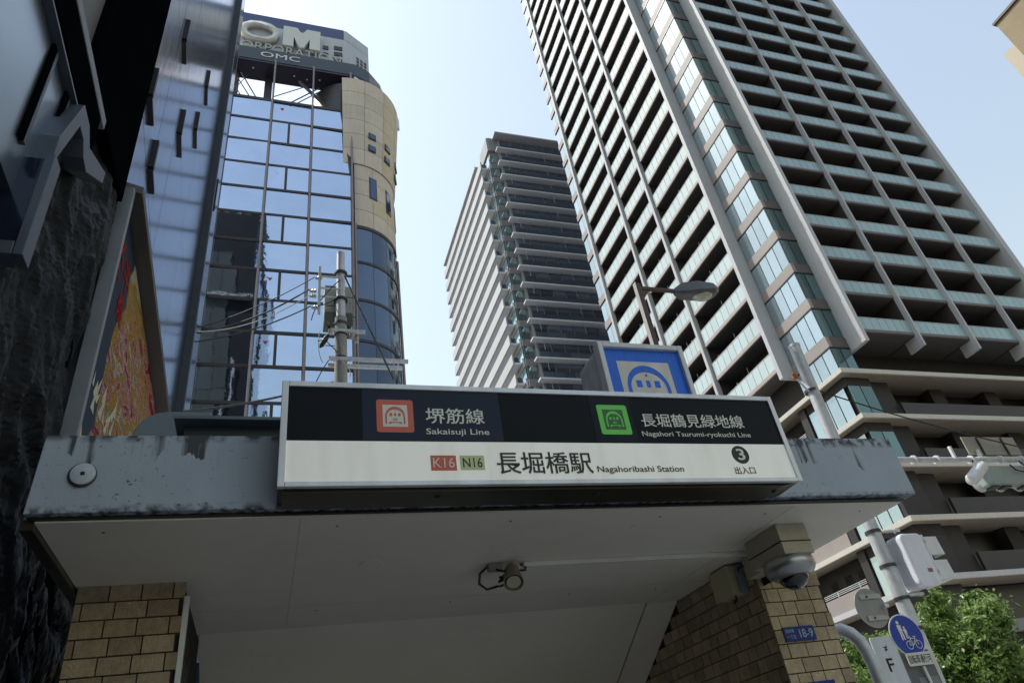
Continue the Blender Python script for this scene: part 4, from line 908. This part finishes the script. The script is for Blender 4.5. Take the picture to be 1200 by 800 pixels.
MB().tube([(13.35, 8.98, 4.25), (13.4, 8.95, 4.12), (13.6, 8.95, 4.08), (13.7, 8.95, 4.2), (13.65, 8.98, 4.33)], .014, 6).build('cable', M_BLKRUB, vs_)
for x in (12.62, 12.9, 13.4, 13.9): MB().box(x, x+.2, 8.98, 9.14, 3.80, 3.83).build('drip_tab', M_BLKRUB, vs_)
bc = thing('bullet_camera', 'white bullet camera mounted at the left end of the traffic signal', 'camera', (12.25, 9.0, 3.95))
MB().lathe((12.62, 8.98, 4.22), (-.62, -.05, -.36), [(0, .07), (.01, .11), (.55, .115), (.62, .09), (.65, .04)], 22).build('housing', M_WHITEM, bc)
MB().box(12.45, 12.52, 8.96, 9.0, 4.15, 4.36).build('bracket', M_WHITEM, bc)
bp_ = thing('board_back', 'beige back of a rectangular sign board above the signal arm', 'sign board', (13.35, 9.1, 4.5))
MB().box(12.65, 14.04, 9.10, 9.125, 4.53, 4.90).build('board', mat('beige_board_back', (.34, .32, .275), .55, 0, .1, 6), bp_, .004)
for x in (13.0, 13.65): MB().box(x, x+.03, 9.07, 9.10, 4.36, 4.88).build('strut', M_DSTEEL, bp_)
MB().box(12.80, 12.86, 9.04, 9.08, 4.40, 4.60).build('clip', M_WHITEM, bp_)

ps_ = thing('pedestrian_signal', 'white pedestrian signal box with side visors on brackets off the pole', 'pedestrian signal', (9.8, 8.8, 2.1))
k = MB().face_x(rrect(8.62, 9.02, 2.06, 2.88, .06), 10.0, 9.55)
MB().face_y(rrect(9.54, 10.0, 2.07, 2.90, .085), 8.66, 9.0).build('body', mat('white_blue_metal', (.78, .80, .86), .38, 0, .04, 3, dirt=.12), ps_, .035, 4)
MB().box(10.002, 10.03, 8.67, 8.99, 2.10, 2.87).build('door', MATS['white_blue_metal'], ps_, .004)
for z in (2.16, 2.54): 
    MB().face_x([(8.68, z), (8.70, z+.30), (8.99, z+.30), (8.99, z)], 10.33, 10.031).build('visor', M_WHITEM, ps_)
MB().box(10.033, 10.12, 8.72, 8.95, 2.44, 2.53).build('visor_gap', M_BLKRUB, ps_)
for z in (2.26, 2.74): MB().box(10.0, 10.034, 8.645, 8.67, z, z+.04).build('latch', M_WHITEM, ps_)
MB().box(9.80, 9.90, 8.6585, 8.6595, 2.27, 2.33).build('sticker', mat('faded_red_sticker', (.28, .12, .11), .6, 0, .3, 60), ps_)
for z in (3.02, 2.0): 
    MB().tube([(PX+.1, PYy-.08, z), (9.80, 8.92, z+.02)], .026, 10).build('bracket', M_WHITEM, ps_)
    MB().box(9.42, 9.72, 8.90, 8.94, z-.10, z-.03).build('bracket_plate', M_DSTEEL, ps_)
MB().lathe((9.82, 8.92, 3.0), (0, 0, 1), [(0, .045), (.07, .045)], 12).build('bracket', M_WHITEM, ps_)
MB().box(9.79, 9.86, 8.88, 8.96, 2.9, 3.0).build('bracket', M_DSTEEL, ps_); MB().box(9.78, 9.85, 8.88, 8.96, 1.98, 2.08).build('bracket', M_DSTEEL, ps_)

rb = thing('round_sign_back', 'grey back of a round road sign left of the signal pole', 'road sign', (8.98, 9.2, 1.6))
MB().lathe((8.96, 9.22, 1.93), (0, 1, 0), [(0, .298), (.004, .30), (.010, .30), (.012, .298)], 44).build('plate', mat('sign_back_grey', (.27, .265, .25), .5, .1, .1, 7), rb)
for z in (2.06, 1.74): MB().box(8.80, 9.2, 9.195, 9.218, z, z+.07).build('rail', mat('pale_rail', (.38, .38, .35), .5), rb); MB().lathe((8.92, 9.19, z+.035), (0, -1, 0), [(0, .018), (.01, .018)], 10).build('bolt', M_DSTEEL, rb)
MB().box(9.14, 9.2, 9.1, 9.19, 1.9, 1.95).build('bracket', M_STEEL, rb)
bs_ = thing('round_blue_sign', 'round blue road sign showing a walking pair above a bicycle', 'road sign', (8.99, 8.8, 1.1))
MB().lathe((8.99, 8.80, 1.42), (0, 1, 0), [(0, .296), (.003, .30), (.010, .30), (.012, .298)], 48).build('plate', mat('sign_rim_white', (.55, .56, .57), .5), bs_)
MB().face_y(disc_pts(8.99, 1.42, .283, 48), 8.7975, 8.7995).build('blue_face', mat('road_blue', (.010, .055, .36), .3, 0, .08, 6), bs_)
M_SW = mat('sign_white_print', (.70, .66, .62), .5)
k = MB(); yA, yB_ = 8.7955, 8.7973
k.face_y(disc_pts(8.90, 1.605, .026, 14), yA, yB_); k.face_y([(8.868, 1.48), (8.932, 1.48), (8.938, 1.57), (8.862, 1.57)], yA, yB_)
k.face_y([(8.872, 1.36), (8.895, 1.36), (8.902, 1.479), (8.872, 1.479)], yA, yB_); k.face_y([(8.915, 1.36), (8.938, 1.36), (8.93, 1.479), (8.905, 1.479)], yA, yB_)
k.face_y(disc_pts(8.985, 1.53, .018, 12), yA, yB_); k.face_y([(8.962, 1.44), (9.008, 1.44), (9.012, 1.508), (8.958, 1.508)], yA, yB_)
k.face_y([(8.964, 1.375), (8.980, 1.375), (8.982, 1.439), (8.966, 1.439)], yA, yB_); k.face_y([(8.990, 1.375), (9.006, 1.375), (9.004, 1.439), (8.988, 1.439)], yA, yB_)
k.face_y([(8.93, 1.50), (8.962, 1.48), (8.962, 1.492), (8.93, 1.515)], yA, yB_)
k.build('walking_pair', M_SW, bs_)
k = MB()
for wx in (8.965, 9.135): k.tube([(wx+.055*math.cos(2*math.pi*i/20), 8.7955, 1.285+.055*math.sin(2*math.pi*i/20)) for i in range(21)], .0055, 5)
B_ = dict(r=(8.965, 1.285), f=(9.135, 1.285), s=(9.01, 1.37), c=(9.045, 1.285), hb=(9.105, 1.375))
for a, b in (('r', 's'), ('s', 'c'), ('c', 'r'), ('s', 'hb'), ('c', 'hb'), ('hb', 'f')): k.tube([(B_[a][0], 8.7955, B_[a][1]), (B_[b][0], 8.7955, B_[b][1])], .0055, 5)
k.tube([(8.985, 8.7955, 1.39), (9.03, 8.7955, 1.39)], .007, 5); k.tube([(9.08, 8.7955, 1.40), (9.125, 8.7955, 1.395)], .006, 5); k.tube([(9.105, 8.7955, 1.375), (9.10, 8.7955, 1.40)], .005, 5)
k.build('bicycle_mark', M_SW, bs_)
ss = thing('plate_sign', 'small white rectangular plate below the round blue sign', 'sign plate', (9.03, 8.79, 1.0))
MB().face_y(rrect(8.80, 9.27, 1.005, 1.18, .02), 8.785, 8.792).build('plate', mat('plate_white', (.62, .62, .58), .5), ss)
text('自転車通行可', 8.825, 9.245, 1.035, 1.15, 8.7835, M_BLACK, 'lettering', ss, .01)
MB().tube([(9.05, 8.80, .99), (9.12, 8.85, .6), (9.2, 8.9, .1)], .02, 8).build('stay', M_WHITEM, ss)
cbx = thing('control_cabinet', 'tall dark grey control cabinet strapped to the signal pole', 'cabinet', (9.0, 8.95, -.6))
MB().box(8.73, 9.33, 8.86, 9.10, -.6, 1.22).build('body', mat('cabinet_grey', (.13, .145, .16), .45, .2, .08, 5, dirt=.2), cbx, .01)
MB().box(8.93, 9.29, 8.853, 8.86, .45, .86).build('door', mat('cabinet_door', (.19, .22, .25), .35, .2), cbx, .004)
fb = thing('white_board_sign', 'white board with a small arrow and a black letter F', 'sign board', (8.5, 8.82, .2))
MB().face_y(rrect(8.30, 8.72, .1, 1.44, .03), 8.81, 8.83).build('board', mat('cool_white_board', (.55, .60, .64), .4, 0, .04, 4, dirt=.1), fb, .002)
k = MB()
for q in ([(8.44, 1.02), (8.46, 1.02), (8.46, 1.20), (8.44, 1.20)], [(8.46, 1.18), (8.56, 1.18), (8.56, 1.20), (8.46, 1.20)], [(8.46, 1.09), (8.54, 1.09), (8.54, 1.11), (8.46, 1.11)]): pass
text('F', 8.435, 8.545, .97, 1.14, 8.808, M_BLACK, 'lettering', fb, .03)
k.face_y([(8.47, 1.30), (8.52, 1.27), (8.545, 1.29), (8.55, 1.33), (8.53, 1.30)], 8.807, 8.809); k.face_y([(8.48, 1.24), (8.53, 1.25), (8.55, 1.27), (8.50, 1.27)], 8.807, 8.809); k.build('arrow', M_BLACK, fb)
text('P', 8.48, 8.58, .60, .78, 8.808, M_BLACK, 'lettering', fb, .03)

# ------------------------------------------------------------------ street trees
def leaf_mat():
    m = bpy.data.materials.new('leaves'); m.use_nodes = True; t = m.node_tree; b = t.nodes['Principled BSDF']; L = t.links
    g = t.nodes.new('ShaderNodeNewGeometry'); r_ = t.nodes.new('ShaderNodeValToRGB'); L.new(g.outputs['Random Per Island'], r_.inputs[0])
    r_.color_ramp.elements[0].color = (.06, .13, .02, 1); r_.color_ramp.elements[1].color = (.36, .50, .15, 1)
    L.new(r_.outputs[0], b.inputs['Base Color']); b.inputs['Roughness'].default_value = .33
    tr = t.nodes.new('ShaderNodeBsdfTranslucent'); L.new(r_.outputs[0], tr.inputs[0]); mx = t.nodes.new('ShaderNodeMixShader'); mx.inputs[0].default_value = .45
    L.new(b.outputs[0], mx.inputs[1]); L.new(tr.outputs[0], mx.inputs[2]); L.new(mx.outputs[0], t.nodes['Material Output'].inputs[0])
    return m
M_LEAF = leaf_mat(); M_BARK = mat('bark', (.09, .07, .05), .9, 0, .3, 12, .6, 40)
def tree(x, y, zc, rx, rz, n, label, seed, ls=.062):
    rnd = random.Random(seed); t = thing('street_tree', label, 'tree', (x, y, -1.6), 'street trees by the tower')
    k = MB().tube([(x, y, -1.6), (x+.03, y, zc-rz*.9), (x-.02, y, zc-rz*.2), (x, y, zc+rz*.6)], .10, 10, .02)
    tips = []
    for i in range(16):
        a = rnd.uniform(0, 6.28); zz = rnd.uniform(zc-rz*.9, zc+rz*.3); d = Vector((math.cos(a), math.sin(a), rnd.uniform(.15, .8)))
        e = Vector((x, y, zz))+d*rx*rnd.uniform(.55, .85); tips.append(e); k.tube([(x, y, zz), Vector((x, y, zz)).lerp(e, .5)+Vector((0, 0, .05)), e], .035, 6, .008)
    k.build('trunk', M_BARK, t)
    cl = []
    for i in range(95):
        a = rnd.uniform(0, 6.283); u = rnd.uniform(-1, 1); r_ = rnd.random()**.4*rnd.uniform(.8, 1.12); s = math.sqrt(1-u*u)
        cl.append((Vector((x+rx*r_*s*math.cos(a), y+rx*r_*s*math.sin(a), zc+rz*r_*u)), rnd.uniform(.14, .34)))
    vs, fs = [], []
    for i in range(n):
        c, r_ = cl[rnd.randrange(len(cl))]; q = Vector([rnd.gauss(0, .55) for _ in range(3)])*r_; q.z *= .6; p_ = c+q
        nrm = (q.normalized()+Vector((rnd.gauss(0, .6), rnd.gauss(0, .6), .7+rnd.gauss(0, .5)))).normalized(); a = nrm.orthogonal().normalized(); b = nrm.cross(a); th = rnd.uniform(0, 6.28)
        a, b = a*math.cos(th)+b*math.sin(th), b*math.cos(th)-a*math.sin(th); l = ls*rnd.uniform(.6, 1.25); o_ = len(vs)
        vs += [p_-a*l, p_-b*l*.45+nrm*.01, p_+a*l, p_+b*l*.45+nrm*.01]; fs.append((o_, o_+1, o_+2, o_+3))
    MB().add(vs, fs).build('crown', M_LEAF, t)
tree(14.45, 12.6, 1.30, 1.5, 1.75, 42000, 'bright green street tree just right of the signal pole', 11)
tree(12.5, 13.4, .75, 1.5, 1.7, 30000, 'bright green street tree behind the signal pole and curved pipe', 12)
tree(22.5, 14.8, -1.0, 1.9, 1.5, 18000, 'darker street tree at the lower right corner', 13, .08)
print('objects', len(bpy.data.objects))
